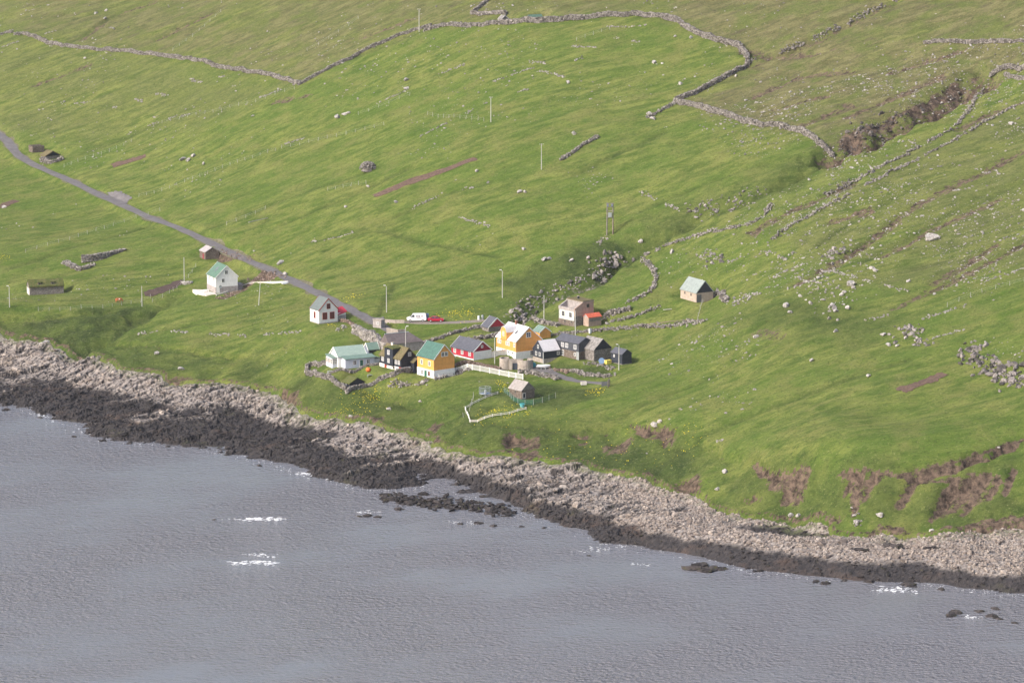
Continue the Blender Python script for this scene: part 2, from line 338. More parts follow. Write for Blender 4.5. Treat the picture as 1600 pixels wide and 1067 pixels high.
def rockmat(name, c1, c2, c3=None, scale=.7, b3=.58):
    m, t, b = newmat(name); vec = mapped(t)
    g = t.nodes.new('ShaderNodeNewGeometry')
    base = mix(t, g.outputs['Random Per Island'], c1, c2)
    base = mix(t, ramp(t, noise(t, vec, scale * 3, 6, .7), .4, .75), base, tuple(x * .45 for x in c1))
    if c3: base = mix(t, ramp(t, noise(t, vec, scale * 1.7, 4), b3, b3 + .12), base, c3)
    t.links.new(base, b.inputs['Base Color']); b.inputs['Roughness'].default_value = .9; b.inputs['Specular IOR Level'].default_value = .25
    bump(t, b, noise(t, vec, 4, 5), .6, .1); MATS[name] = m; return m
def plain(name, c, rough=.5, spec=.4, metal=0, alpha=1):
    m, t, b = newmat(name); vec = mapped(t)
    base = mix(t, noise(t, vec, 3, 4), tuple(x * .8 for x in c), tuple(min(1, x * 1.15) for x in c)); t.links.new(base, b.inputs['Base Color'])
    b.inputs['Roughness'].default_value = rough; b.inputs['Specular IOR Level'].default_value = spec; b.inputs['Metallic'].default_value = metal; b.inputs['Alpha'].default_value = alpha
    MATS[name] = m; return m

# grass hillside
G_DARK, G_PALE, G_LUSH, G_OLIVE = (.074, .122, .020), (.196, .226, .056), (.086, .150, .022), (.205, .202, .066)
D_DARK, D_PALE, D_GREEN = (.116, .108, .048), (.210, .192, .092), (.108, .142, .034)
gm, t, b = newmat('grass'); MATS['grass'] = gm
vec = mapped(t)
big = noise(t, vec, .022, 5, .6); mid = noise(t, vec, .11, 5, .65); stn = noise(t, streak(t, 11, 2.6, 16), 1.0, 5, .62); fin = noise(t, streak(t, 1.5, .8, 16), 1.0, 6, .75); brd = noise(t, streak(t, 60, 13, 14), 1.0, 4, .55)
base = mix(t, ramp(t, stn, .38, .62), G_DARK, G_PALE)
base = mix(t, math_n(t, 'MULTIPLY', ramp(t, brd, .42, .60), .6), base, G_LUSH)
base = mix(t, math_n(t, 'MULTIPLY', ramp(t, mid, .48, .66), .55), base, G_OLIVE)
att = {}
for k in masks:
    a = t.nodes.new('ShaderNodeAttribute'); a.attribute_name = k; att[k] = a.outputs['Fac']
dryc = mix(t, ramp(t, stn, .38, .62), D_DARK, D_PALE); dryc = mix(t, math_n(t, 'MULTIPLY', ramp(t, mid, .46, .6), .8), dryc, D_GREEN)
dryc = mix(t, math_n(t, 'MULTIPLY', ramp(t, noise(t, streak(t, 26, 3.2, 15), 1.0, 6, .7), .54, .66), .75), dryc, (.105, .080, .060))
dryf = math_n(t, 'MULTIPLY', att['dry'], ramp(t, math_n(t, 'ADD', brd, math_n(t, 'MULTIPLY', att['dry'], .18)), .42, .60))
base = mix(t, dryf, base, dryc)
lushc = mix(t, ramp(t, mid, .4, .6), (.034, .056, .018), (.082, .118, .028))
base = mix(t, math_n(t, 'MULTIPLY', att['lush'], .95), base, lushc)
base = mix(t, math_n(t, 'MULTIPLY', ramp(t, fin, .53, .70), .5), base, (.040, .058, .018))
base = mix(t, math_n(t, 'MULTIPLY', ramp(t, fin, .46, .30), .5), base, (.240, .265, .088))
spk = noise(t, streak(t, .8, .55, 16), 1.0, 3, .6)
base = mix(t, math_n(t, 'MULTIPLY', ramp(t, spk, .56, .66), .6), base, (.045, .062, .018))
base = mix(t, math_n(t, 'MULTIPLY', ramp(t, noise(t, streak(t, .7, .5, 40), 1.0, 3, .6), .62, .70), .5), base, (.300, .300, .140))
soilc = mix(t, ramp(t, noise(t, vec, .7, 6, .7), .38, .62), (.042, .032, .026), (.205, .148, .112))
sfn = noise(t, streak(t, 3.0, .8, 40), 1.0, 6, .7)
base = mix(t, ramp(t, math_n(t, 'ADD', att['soil'], math_n(t, 'MULTIPLY', math_n(t, 'SUBTRACT', sfn, .5), 2.2)), .42, .62), base, soilc)
rockc = mix(t, ramp(t, noise(t, vec, 1.1, 6, .7), .38, .62), (.050, .045, .044), (.300, .270, .250))
base = mix(t, ramp(t, math_n(t, 'ADD', att['rock'], math_n(t, 'MULTIPLY', math_n(t, 'SUBTRACT', noise(t, vec, .5, 5, .7), .5), 1.6)), .45, .62), base, rockc)
t.links.new(base, b.inputs['Base Color']); b.inputs['Roughness'].default_value = .95; b.inputs['Specular IOR Level'].default_value = .12
bump(t, b, math_n(t, 'ADD', fin, noise(t, vec, 2.2, 6, .8)), 1.0, .45)

# shore rock
sm, t, b = newmat('shore_rock'); MATS['shore_rock'] = sm
vec = mapped(t)
def attr(t, k):
    a = t.nodes.new('ShaderNodeAttribute'); a.attribute_name = k; return a.outputs['Fac']
n1 = noise(t, vec, .9, 6, .7); n2 = noise(t, vec, .12, 4); n3 = noise(t, vec, 3., 4, .7)
pale = mix(t, attr(t, 'cell'), (.210, .180, .163), (.400, .355, .322)); pale = mix(t, ramp(t, n1, .48, .76), pale, (.135, .112, .108))
pale = mix(t, math_n(t, 'MULTIPLY', ramp(t, n2, .55, .72), .5), pale, (.235, .175, .120))
dark = mix(t, ramp(t, n1, .35, .7), (.016, .015, .017), (.060, .052, .052)); dark = mix(t, math_n(t, 'MULTIPLY', ramp(t, n2, .54, .7), .6), dark, (.090, .058, .042))
dark = mix(t, math_n(t, 'MULTIPLY', ramp(t, noise(t, vec, .07, 4), .6, .72), .5), dark, (.085, .090, .028))
base = mix(t, attr(t, 'dark'), pale, dark); base = mix(t, attr(t, 'crack'), base, (.030, .027, .028))
base = mix(t, math_n(t, 'MULTIPLY', attr(t, 'turf'), ramp(t, n1, .42, .55)), base, (.085, .105, .030))
t.links.new(base, b.inputs['Base Color']); b.inputs['Roughness'].default_value = .85; b.inputs['Specular IOR Level'].default_value = .3
bump(t, b, math_n(t, 'ADD', n1, n3), .8, .18)

# sea
wm, t, b = newmat('sea_water'); MATS['sea_water'] = wm
n_a = noise(t, streak(t, 3.0, 1.4, 6), 1.0, 4, .62); n_b = noise(t, streak(t, 1.0, 1.0, -20), 1.0, 2, .5); n_c = noise(t, streak(t, 14, 7, 12), 1.0, 3, .5)
gust = ramp(t, noise(t, streak(t, 70, 45, 25), 1.0, 5, .6), .40, .60)
h = math_n(t, 'ADD', math_n(t, 'ADD', math_n(t, 'MULTIPLY', n_a, 1.0), math_n(t, 'MULTIPLY', n_b, .9)), math_n(t, 'MULTIPLY', n_c, .6))
bm_ = t.nodes.new('ShaderNodeBump'); bm_.inputs['Distance'].default_value = .85
t.links.new(h, bm_.inputs['Height']); t.links.new(math_n(t, 'ADD', math_n(t, 'MULTIPLY', gust, .72), .22), bm_.inputs['Strength']); t.links.new(bm_.outputs[0], b.inputs['Normal'])
t.links.new(mix(t, gust, (.172, .173, .190), (.178, .176, .194)), b.inputs['Base Color']); b.inputs['Roughness'].default_value = .1; b.inputs['IOR'].default_value = 1.333

stone('dry_stone', (.22, .195, .18), (.42, .385, .36), 2.4); stone('brown_stone', (.17, .13, .105), (.34, .28, .235), 2.6); stone('pale_stone', (.26, .24, .22), (.5, .47, .45), 2.2)
rockmat('wall_stone', (.12, .107, .098), (.43, .395, .37), (.13, .125, .07)); rockmat('field_stone', (.21, .19, .18), (.48, .45, .425), (.2, .19, .1))
rockmat('beach_pale', (.19, .155, .136), (.43, .37, .325), None); rockmat('beach_dark', (.018, .016, .018), (.075, .064, .062), (.05, .05, .02)); rockmat('outcrop_rock', (.085, .077, .075), (.42, .38, .36), (.09, .1, .035))
rockmat('crag_rock', (.06, .054, .052), (.33, .295, .28), (.07, .09, .025)); rockmat('dark_rock', (.055, .047, .043), (.24, .21, .195), (.05, .06, .02)); rockmat('rubble_brown', (.14, .095, .075), (.34, .265, .22))
rockmat('turf', (.085, .098, .026), (.16, .150, .058), (.055, .088, .02), 1.2, .5); rockmat('turf_brown', (.135, .110, .058), (.215, .175, .095), (.08, .1, .03), 1.2, .55)
paint('white_paint', (.80, .79, .77), .6, .07); paint('white_boards', (.80, .79, .77), .6, .08, 'z', .2); paint('yellow_boards', (.78, .365, .10), .6, .10, 'z', .2)
paint('red_boards', (.42, .030, .055), .6, .14, 'd', .25); paint('dark_red', (.27, .012, .035), .6, .16, 'd', .25); paint('black_tar', (.024, .029, .042), .7, .3, 'z', .2); paint('navy_boards', (.030, .037, .052), .7, .25, 'd', .22)
paint('slate_boards', (.066, .072, .088), .7, .2, 'd', .25); paint('blue_white', (.56, .59, .68), .6, .08, 'z', .2); paint('shed_blue', (.20, .23, .29), .7, .15, 'd', .25)
paint('green_roof', (.105, .185, .135), .5, .18, 'y', .3); paint('teal_roof', (.068, .150, .120), .5, .2, 'y', .3); paint('mint_roof', (.31, .40, .345), .45, .1, 'x', .3); paint('sea_roof', (.165, .245, .205), .5, .12, 'x', .3)
paint('pale_green_roof', (.27, .31, .295), .5, .14, 'y', .3); paint('grey_green_roof', (.135, .16, .155), .55, .12, 'y', .25)
paint('white_roof', (.68, .65, .655), .45, .08, 'y', .3); paint('white_roof_x', (.66, .63, .635), .45, .08, 'x', .3); paint('slate_roof', (.095, .098, .118), .6, .18, 'y', .25); paint('slate_roof_x', (.095, .098, .118), .6, .18, 'x', .25)
paint('purple_roof', (.15, .125, .125), .6, .2, 'x', .25); paint('tin_roof', (.42, .38, .375), .5, .2, 'y', .25); paint('shingle_roof', (.25, .235, .225), .8, .4, 'y', .3); paint('rose_roof', (.32, .29, .275), .7, .2, 'y', .3)
paint('orange_roof', (.60, .135, .075), .6, .15, 'x', .25); paint('red_trim', (.34, .055, .035), .6, .15); paint('brown_trim', (.22, .095, .065), .6, .2); paint('green_door', (.03, .13, .09), .5, .15); paint('grey_door', (.12, .125, .14), .6, .2, 'd', .25)
paint('mint_wall', (.60, .67, .60), .7, .12); paint('pink_render', (.42, .31, .255), .85, .18); paint('grey_render', (.36, .325, .315), .85, .22); paint('beige_block', (.42, .345, .285), .9, .15); paint('concrete', (.37, .32, .28), .9, .22); paint('concrete_pale', (.62, .58, .54), .9, .12)
paint('blue_gate', (.085, .10, .135), .6, .2, 'd', .22); paint('old_wood', (.22, .195, .175), .9, .25); paint('pole_wood', (.46, .45, .42), .85, .15); paint('post_wood', (.40, .385, .355), .9, .2); paint('galvanised', (.42, .45, .46), .45, .1, None, .2, .5, .4)
plain('glass', (.035, .042, .052), .12, .6); plain('glass_pale', (.20, .20, .22), .2, .6); plain('rubber', (.02, .02, .02), .8); plain('rim', (.62, .62, .62), .35, .5, .6); plain('car_red', (.42, .012, .045), .28, .6); plain('van_white', (.80, .80, .80), .28, .55)
plain('lamp_lens', (.7, .7, .68), .3); plain('boat_white', (.74, .75, .77), .35); plain('boat_grey', (.30, .32, .36), .6); plain('tub_teal', (.03, .27, .31), .45); plain('tub_pale_teal', (.13, .42, .46), .45); plain('tub_blue', (.13, .21, .34), .45); plain('tub_yellow', (.72, .58, .12), .5)
plain('buoy_orange', (.72, .16, .035), .45); plain('foam', (.72, .73, .75), .8, .2); plain('cow_brown', (.36, .105, .035), .8); plain('cow_white', (.75, .7, .65), .8); plain('petal', (.62, .52, .02), .7); plain('net_green', (.035, .16, .12), .8, .2, 0, .42); plain('net_grey', (.2, .23, .24), .8, .2, 0, .35)
plain('leaf', (.066, .096, .026), .9, .1); plain('leaf_pale', (.150, .160, .066), .9, .1); plain('print_grey', (.25, .2, .25), .5); plain('plastic_sheet', (.62, .66, .66), .4)
am, t, b = newmat('asphalt'); MATS['asphalt'] = am
vec = mapped(t); ba = mix(t, ramp(t, noise(t, vec, .5, 6, .65), .3, .7), (.105, .095, .098), (.185, .172, .172)); ba = mix(t, ramp(t, noise(t, vec, 2.5, 5, .7), .5, .8), ba, (.085, .08, .078))
t.links.new(ba, b.inputs['Base Color']); b.inputs['Roughness'].default_value = .9; bump(t, b, noise(t, vec, 6, 3), .4, .03)
paint('verge_grit', (.16, .15, .09), .95, .35); paint('gravel', (.23, .195, .165), .95, .25); paint('tilled_soil', (.125, .082, .062), .95, .3, 'd', .5); paint('path_soil', (.26, .19, .135), .95, .22); paint('dark_soil', (.085, .058, .05), .95, .28, 'd', .5)

# ------------------------------------------------------------------ object helpers
def tag(o, label=None, cat=None, group=None, kind=None):
    for k, v in (('label', label), ('category', cat), ('group', group), ('kind', kind)):
        if v: o[k] = v
    return o
def empty(name, loc, rz=0, label=None, cat=None, group=None):
    o = bpy.data.objects.new(name, None); col.objects.link(o); o.location = [float(v) for v in loc]; o.rotation_euler = (0, 0, rz); o.empty_display_size = .2
    return tag(o, label, cat, group)
def np_mesh(name, V, Fc, mat, parent=None, smooth=False, attrs=None):
    V = np.asarray(V, np.float32); Fc = np.asarray(Fc, np.int32); k = Fc.shape[1]
    me = bpy.data.meshes.new(name); me.vertices.add(len(V)); me.vertices.foreach_set('co', V.ravel())
    me.loops.add(Fc.size); me.loops.foreach_set('vertex_index', Fc.ravel())
    me.polygons.add(len(Fc)); me.polygons.foreach_set('loop_start', np.arange(0, Fc.size, k, dtype=np.int32))
    me.polygons.foreach_set('use_smooth', np.full(len(Fc), smooth))
    for a, v in (attrs or {}).items():
        at_ = me.attributes.new(a, 'FLOAT', 'POINT'); at_.data.foreach_set('value', np.asarray(v, np.float32).ravel())
    me.update(calc_edges=True); me.materials.append(MATS[mat]); o = bpy.data.objects.new(name, me); col.objects.link(o)
    if parent: o.parent = parent
    return o
class MB:
    def __init__(s): s.v = []; s.f = []
    def add(s, v, f):
        k = len(s.v); s.v += [tuple(map(float, p)) for p in v]; s.f += [tuple(i + k for i in q) for q in f]; return s
    def box(s, x0, x1, y0, y1, z0, z1):
        return s.add([(x0,y0,z0),(x1,y0,z0),(x1,y1,z0),(x0,y1,z0),(x0,y0,z1),(x1,y0,z1),(x1,y1,z1),(x0,y1,z1)],
                     [(3,2,1,0),(4,5,6,7),(0,1,5,4),(1,2,6,5),(2,3,7,6),(3,0,4,7)])
    def prism(s, poly, fn, r0, r1):
        m = len(poly); v = [fn(g, r0, z) for g, z in poly] + [fn(g, r1, z) for g, z in poly]
        return s.add(v, [tuple(range(m)), tuple(range(2 * m - 1, m - 1, -1))] + [(i, i + m, (i + 1) % m + m, (i + 1) % m) for i in range(m)])
    def tube(s, p0, p1, r0, r1=None, sides=8):
        r1 = r0 if r1 is None else r1; a = Vector(p0); bb = Vector(p1); d = (bb - a).normalized()
        u = d.cross(Vector((0, 0, 1)) if abs(d.z) < .9 else Vector((1, 0, 0))).normalized(); w_ = d.cross(u)
        v = []
        for c, r in ((a, r0), (bb, r1)):
            for k in range(sides):
                an = 2 * math.pi * k / sides; v.append(c + u * math.cos(an) * r + w_ * math.sin(an) * r)
        return s.add(v, [tuple(range(sides)), tuple(range(2 * sides - 1, sides - 1, -1))] + [(k, k + sides, (k + 1) % sides + sides, (k + 1) % sides) for k in range(sides)])
    def build(s, name, mat, parent=None, bevel=0, smooth=False):
        me = bpy.data.meshes.new(name); me.from_pydata(s.v, [], s.f); bm = bmesh.new(); bm.from_mesh(me)
        bmesh.ops.recalc_face_normals(bm, faces=bm.faces)
        if bevel: bmesh.ops.bevel(bm, geom=bm.edges[:], offset=bevel, segments=2, affect='EDGES', clamp_overlap=True)
        bm.to_mesh(me); bm.free(); me.materials.append(MATS[mat])
        if smooth:
            for p in me.polygons: p.use_smooth = True
        o = bpy.data.objects.new(name, me); col.objects.link(o)
        if parent: o.parent = parent
        return o
# angular stone prototypes
def ico(sub):
    bm = bmesh.new(); bmesh.ops.create_icosphere(bm, subdivisions=sub, radius=1); v = np.array([p.co[:] for p in bm.verts]); f = np.array([[q.index for q in p.verts] for p in bm.faces]); bm.free(); return v, f
I1 = ico(1); I2 = ico(2)
def protos(src, k, seed, rough=.32):
    r = np.random.default_rng(seed); out = []
    for _ in range(k):
        v = src[0].copy()
        for _c in range(11):           # flat facets
            d = r.normal(size=3); d /= np.linalg.norm(d); h = r.uniform(.42, .8); e = v @ d - h; v = v - np.outer(np.maximum(e, 0), d)
        v *= 1 + r.normal(0, rough * .35, (len(v), 1)); out.append(v)
    return np.array(out)
PR1 = protos(I1, 14, 3); PR2 = protos(I2, 10, 4)
CUBE = np.array([(-1,-1,-1),(1,-1,-1),(1,1,-1),(-1,1,-1),(-1,-1,1),(1,-1,1),(1,1,1),(-1,1,1)], float)
CUBEF = np.array([(3,2,1,0),(4,5,6,7),(0,1,5,4),(1,2,6,5),(2,3,7,6),(3,0,4,7)])
def scatter(name, pos, size, mat, parent=None, hi=False, flat=(.45, .8), stretch=(.8, 1.5), tilt=.35, align=None):
    """many stones as one mesh: pos (n,3), size (n)"""
    pos = np.asarray(pos); size = np.asarray(size); nn = len(pos)
    pr, fc = (PR2, I2[1]) if hi else (PR1, I1[1])
    v = pr[RNG.integers(0, len(pr), nn)].copy()
    sc = np.stack([size * RNG.uniform(*stretch, nn), size * RNG.uniform(.7, 1.1, nn), size * RNG.uniform(*flat, nn)], 1)
    v *= sc[:, None]
    tx = RNG.normal(0, tilt, nn); c, s = np.cos(tx), np.sin(tx)
    y = v[..., 1] * c[:, None] - v[..., 2] * s[:, None]; z = v[..., 1] * s[:, None] + v[..., 2] * c[:, None]; v[..., 1] = y; v[..., 2] = z
    a = RNG.uniform(0, 6.283, nn) if align is None else align + RNG.normal(0, .35, nn); c, s = np.cos(a), np.sin(a)
    x = v[..., 0] * c[:, None] - v[..., 1] * s[:, None]; y = v[..., 0] * s[:, None] + v[..., 1] * c[:, None]; v[..., 0] = x; v[..., 1] = y
    v += pos[:, None]
    f = fc[None] + (np.arange(nn) * v.shape[1])[:, None, None]
    return np_mesh(name, v.reshape(-1, 3), f.reshape(-1, 3), mat, parent)

# ------------------------------------------------------------------ building sites: nearest corner, turn, wall lengths as seen -> metres
SITES = {}
def site(key, px, py, alpha, a, b, pad=1.6, lift=0):
    p = at(px, py); p[2] += lift; s = F / math.hypot(p[1], p[2] - CAMZ); al = R(alpha)
    A_ = a / (s * math.cos(al)); B_ = b / (s * math.sin(al))
    u = np.array([math.sin(al), math.cos(al)]); v = np.array([-math.cos(al), math.sin(al)])
    SITES[key] = dict(p=p, rz=R(90) - al, A=A_, B=B_, s=s, u=u, v=v)
    # level the plot
    c = p[:2] + u * B_ / 2 + v * A_ / 2; L = np.array([[c[0], c[1], 0]]); sl = window_of(L, 16)
    X = GX[sl] - p[0]; Y = GY[sl] - p[1]; lx = X * u[0] + Y * u[1]; ly = X * v[0] + Y * v[1]
    d = np.hypot(np.maximum(np.abs(lx - B_ / 2) - B_ / 2, 0), np.maximum(np.abs(ly - A_ / 2) - A_ / 2, 0))
    w_ = sstep(pad + 3.0, pad * .4, d); Z[sl] = Z[sl] * (1 - w_) + (p[2] + .02) * w_; quiet[sl] = np.maximum(quiet[sl], w_)
for k, *v in [('white', 498.5, 506.5, 58, 15.3, 28.5), ('newwhite', 337.2, 458.3, 66, 16.3, 33.4), ('tinshed', 321, 406, 64, 10.7, 20.8), ('longhouse', 46.3, 461.5, 72, 6.4, 51.5),
              ('turfshed', 72.2, 249.5, 55, 10, 19.6), ('fold', 51, 239, 62, 8, 17), ('porch', 519.5, 578.7, 64, 11, 20), ('pale', 539.7, 576.5, 64, 22, 45), ('blueshed', 575.7, 556.5, 64, 8, 16.5),
              ('black', 626.9, 580, 50, 34.7, 23), ('purple', 608, 552, 62, 12, 52), ('yellow', 678.1, 591.5, 52, 26.8, 31.7), ('red', 740, 563, 52, 35.4, 27.5), ('redshed', 763.7, 518.8, 60, 10.5, 25),
              ('bigyellow', 806.2, 558.5, 57, 30.7, 40), ('yellowshed', 843.4, 529.5, 60, 9.7, 17), ('blackwhite', 848.9, 568, 57, 16, 26), ('slate', 904.3, 561.5, 48, 35.5, 22), ('stonebarn', 928.3, 564.7, 52, 22.8, 27.5),
              ('navyshed', 972.2, 570, 52, 17, 15), ('ruin', 898, 511.5, 51, 24.7, 30), ('annex', 919.7, 510.5, 55, 8, 20), ('barn', 1088, 473, 61, 23, 27), ('greyshed', 815.3, 624.5, 52, 20, 20),
              ('hut', 547, 607.5, 55, 13, 22), ('pump', 595.5, 513, 32, 13, 5.5), ('tank', 800, 580, 60, 16, 24), ('foldhut', 783, 36, 55, 5, 12), ('greenhut', 828, 33, 60, 5, 20)]:
    site(k, *v)
# roads and lanes: the ground is levelled across them
ROADS = {}
def road(key, pl, half, cut=2.2):
    L = smooth_line(line(pl), 1.6, 3)
    for _ in range(30): L[1:-1, 2] = .25 * L[:-2, 2] + .5 * L[1:-1, 2] + .25 * L[2:, 2]
    s = window_of(L, half + cut * 2); X = GX[s]; Y = GY[s]; d, zz, _ = polydist(X, Y, L); w_ = sstep(half + cut, half + .4, d) * (1 - .999 * (quiet[s] > .95))
    Z[s] = Z[s] * (1 - w_) + zz * w_; quiet[s] = np.maximum(quiet[s], w_); ROADS[key] = (L, half)
road('main', [(-170,148),(-110,167),(-60,185),(-25,198),(0,210),(14,222),(24,240),(45,254),(75,268),(105,280),(130,292),(160,307),(200,325),(240,343),(270,352),(300,365),(340,385),(380,405),(420,421),(450,435),(480,450),(510,465),(540,480),(562,491),(580,501),(600,512),(622,523),(648,537)], 1.75)
road('spur', [(575,498),(600,501),(640,504),(690,505),(740,502),(757,500)], 1.9)
road('lane', [(842,579),(862,581),(878,588),(895,595),(925,598),(950,599)], 1.5)
road('track', [(912,520),(945,514),(985,510),(1025,505),(1060,501),(1105,499)], .9, 1.2)

# fine relief of the sward: tussocks, creep terraces along the contour, strips down the slope
d_sea = None
c38, s38 = math.cos(R(16)), math.sin(R(16))
U = GX * c38 + GY * s38; V = -GX * s38 + GY * c38
keep = 1 - quiet
Z += keep * (.55 * fbm(GX / 22, GY / 26, 3, 3) + .50 * fbm(U / 15, V / 4.2, 5, 4) + .13 * fbm(GX / 1.9, GY / 1.9, 8, 3) * (1 + 1.4 * masks['lush'] + .8 * masks['dry']))
bk = np.exp(-((Z - 8.5) / 3.2) ** 2) * (GY < 1110)
Z += keep * bk * (1.0 * fbm(GX / 9, GY / 9, 131, 4) + .5 * fbm(GX / 3.2, GY / 3.2, 133, 3)); masks['lush'] = np.maximum(masks['lush'], keep * bk * np.clip(.45 + 1.3 * fbm(GX / 10, GY / 12, 137, 4), 0, .9))
Z += keep * masks['dry'] * .5 * fbm(U / 18, V / 5, 15, 4)
Z -= keep * masks['soil'] * (.55 + .35 * fbm(U / 7, V / 2.0, 25, 3))

# ------------------------------------------------------------------ rocky shore, its own finer sheet
Gw = np.array([(*at_z(x, y, z), z) for x, y, z in GRASS]); Ww = np.array([(*at_z(x - 10, y + 26, -2.5), -2.5) for x, y in WATER])
Gw = smooth_line(Gw, 3.0, 1); Ww = smooth_line(Ww, 4.0, 1)
POLY = np.vstack([Gw, Ww[::-1]])
sx = np.arange(-165, 165, .36); sy = np.arange(748, 1130, .40); SX, SY = np.meshgrid(sx, sy)
wobx = 2.2 * fbm(SX / 7, SY / 7, 51, 4); woby = 2.6 * fbm(SX / 7, SY / 7, 57, 4)
ins = inpoly(SX + wobx, SY + woby, POLY) & (np.abs(SX) < .165 * SY + 6)
idx = -np.ones(SX.shape, int); idx[ins] = np.arange(ins.sum()); X = SX[ins]; Y = SY[ins]
dG, _, _ = polydist(X + wobx[ins], Y + woby[ins], Gw)
zb = hz(X, Y); cob = sstep(12, 40, X + 6 * fbm(X / 12, Y / 12, 61))          # towards the cobble beach
ca, sa = math.cos(R(-32)), math.sin(R(-32)); A1 = X * ca - Y * sa; B1 = X * sa + Y * ca
wa = A1 + 1.6 * fbm(A1 / 4, B1 / 4, 71, 3); wb = B1 + 1.2 * fbm(A1 / 4, B1 / 4, 73, 3)
d1, d2, r1, ox, oy = worley(wa / 8.0, wb / 3.0, 1); e1, e2, r2, px2, py2 = worley(wa / 2.1, wb / 1.1, 2); g1, g2, r3, _, _ = worley(wa / .85, wb / .6, 3)
amp = (1 - .72 * cob) * sstep(0, 3, dG)
zr = zb + amp * (.80 * (r1 - .5) + 1.0 * oy * (r1 - .35) + .50 * (r2 - .45) + .55 * py2 * (r2 - .3) + .26 * (r3 - .5) - .42 * sstep(.16, .0, d2 - d1) - .26 * sstep(.14, .0, e2 - e1)) + .12 + .15 * cob * (r3 - .4)
lowm = sstep(1.6, -.2, zb); zr += lowm * (.9 * fbm(A1 / 9, B1 / 5, 81, 4)) * (1 - .5 * cob)
zr -= .5 * sstep(1.2, 0, dG)
crack = np.clip(.95 * sstep(.17, .02, e2 - e1) + .9 * sstep(.14, .0, d2 - d1) + .5 * sstep(.14, 0, g2 - g1), 0, 1) * (1 - .6 * cob) * sstep(.3, 2, dG)
tide = 2.65 - .25 * cob - .5 * np.exp(-((X + 25) / 32) ** 2) + (1.25 - .6 * cob) * fbm(X / 8, Y / 8, 91, 4) + .35 * (r2 - .5)
dark = sstep(.45, -.35, zr - tide)
turf = sstep(5, 0, dG) * .8
ii = (idx[:-1, :-1] >= 0) & (idx[1:, :-1] >= 0) & (idx[:-1, 1:] >= 0) & (idx[1:, 1:] >= 0)
Fq = np.stack([idx[:-1, :-1][ii], idx[:-1, 1:][ii], idx[1:, 1:][ii], idx[1:, :-1][ii]], 1)
tag(np_mesh('rocky_shore', np.stack([X, Y, zr], 1), Fq, 'shore_rock', attrs=dict(dark=dark, cell=np.clip(.25 + .6 * r2 + .3 * (r3 - .5), 0, 1), crack=crack, turf=turf)), kind='structure')
SHX, SHY, SHZ, SHdark, SHcob, SHdG = X, Y, zr, dark, cob, dG
def shore_z(x, y):
    i = np.clip(((np.asarray(x) - sx[0]) / .36).astype(int), 0, len(sx) - 1); j = np.clip(((np.asarray(y) - sy[0]) / .40).astype(int), 0, len(sy) - 1)
    k = idx[j, i]; return np.where(k >= 0, SHZ[k], -99.)
# the hillside sheet dips under the shore sheet
gx_ = GX + 2.2 * fbm(GX / 7, GY / 7, 51, 4); gy_ = GY + 2.6 * fbm(GX / 7, GY / 7, 57, 4)
sub = (slice(0, int(np.searchsorted(ys, 1129))), slice(None))
inn = inpoly(gx_[sub], gy_[sub], POLY); dd, _, _ = polydist(gx_[sub], gy_[sub], Gw)
Z[sub] -= np.where(inn, 2.4 * sstep(.2, 2.0, dd), 0)
Z[sub] += np.where(~inn, .7 * sstep(2.8, .3, dd), 0); masks['soil'][sub] = np.maximum(masks['soil'][sub], np.where(~inn, .75 * sstep(1.4, .3, dd), 0))         # turf lip above the rock
keepv = (np.abs(GX) < .168 * GY + 8) & ~((GY < 800) & (Z < -9))
idg = -np.ones(Z.shape, int); idg[keepv] = np.arange(keepv.sum())
ii = (idg[:-1, :-1] >= 0) & (idg[1:, :-1] >= 0) & (idg[:-1, 1:] >= 0) & (idg[1:, 1:] >= 0) & (Z[:-1, :-1] > -4)
Fq = np.stack([idg[:-1, :-1][ii], idg[:-1, 1:][ii], idg[1:, 1:][ii], idg[1:, :-1][ii]], 1)
tag(np_mesh('hillside', np.stack([GX[keepv], GY[keepv], Z[keepv]], 1), Fq, 'grass', smooth=True, attrs={k: masks[k][keepv] for k in masks}), kind='structure')
tag(np_mesh('sea', [(-1450,-550,0),(1450,-550,0),(1450,2550,0),(-1450,2550,0)], [(0,1,2,3)], 'sea_water'), kind='structure')

# ------------------------------------------------------------------ roads, lanes and plots as draped sheets
def ribbon(name, key, mat, off=.06, wob=.12):
    L, h = ROADS[key]; d = np.gradient(L[:, :2], axis=0); d /= np.linalg.norm(d, axis=1)[:, None] + 1e-9; nrm = np.stack([-d[:, 1], d[:, 0]], 1)
    cols = np.linspace(-1, 1, 7); V = []
    for i, p in enumerate(L):
        k = h * (1 + wob * (vn(np.array(i * .35), np.array(3.), 5) - .5) * 2)
        for c in cols:
            x, y = p[:2] + nrm[i] * c * k; V.append((x, y, max(float(hz(x, y)), p[2] - .15) + off - .05 * c * c))
    m = len(cols); Fc = [(i * m + j, i * m + j + 1, (i + 1) * m + j + 1, (i + 1) * m + j) for i in range(len(L) - 1) for j in range(m - 1)]
    return tag(np_mesh(name, V, Fc, mat, smooth=True), kind='structure')
ROADS['verge'] = (ROADS['main'][0], 2.15); ribbon('road_shoulder', 'verge', 'verge_grit', .055, .45); ribbon('road_verge', 'spur', 'gravel', .05); ribbon('main_road', 'main', 'asphalt', .09); ribbon('lane', 'lane', 'asphalt', .07, .3); ribbon('track', 'track', 'path_soil', .05, .5)
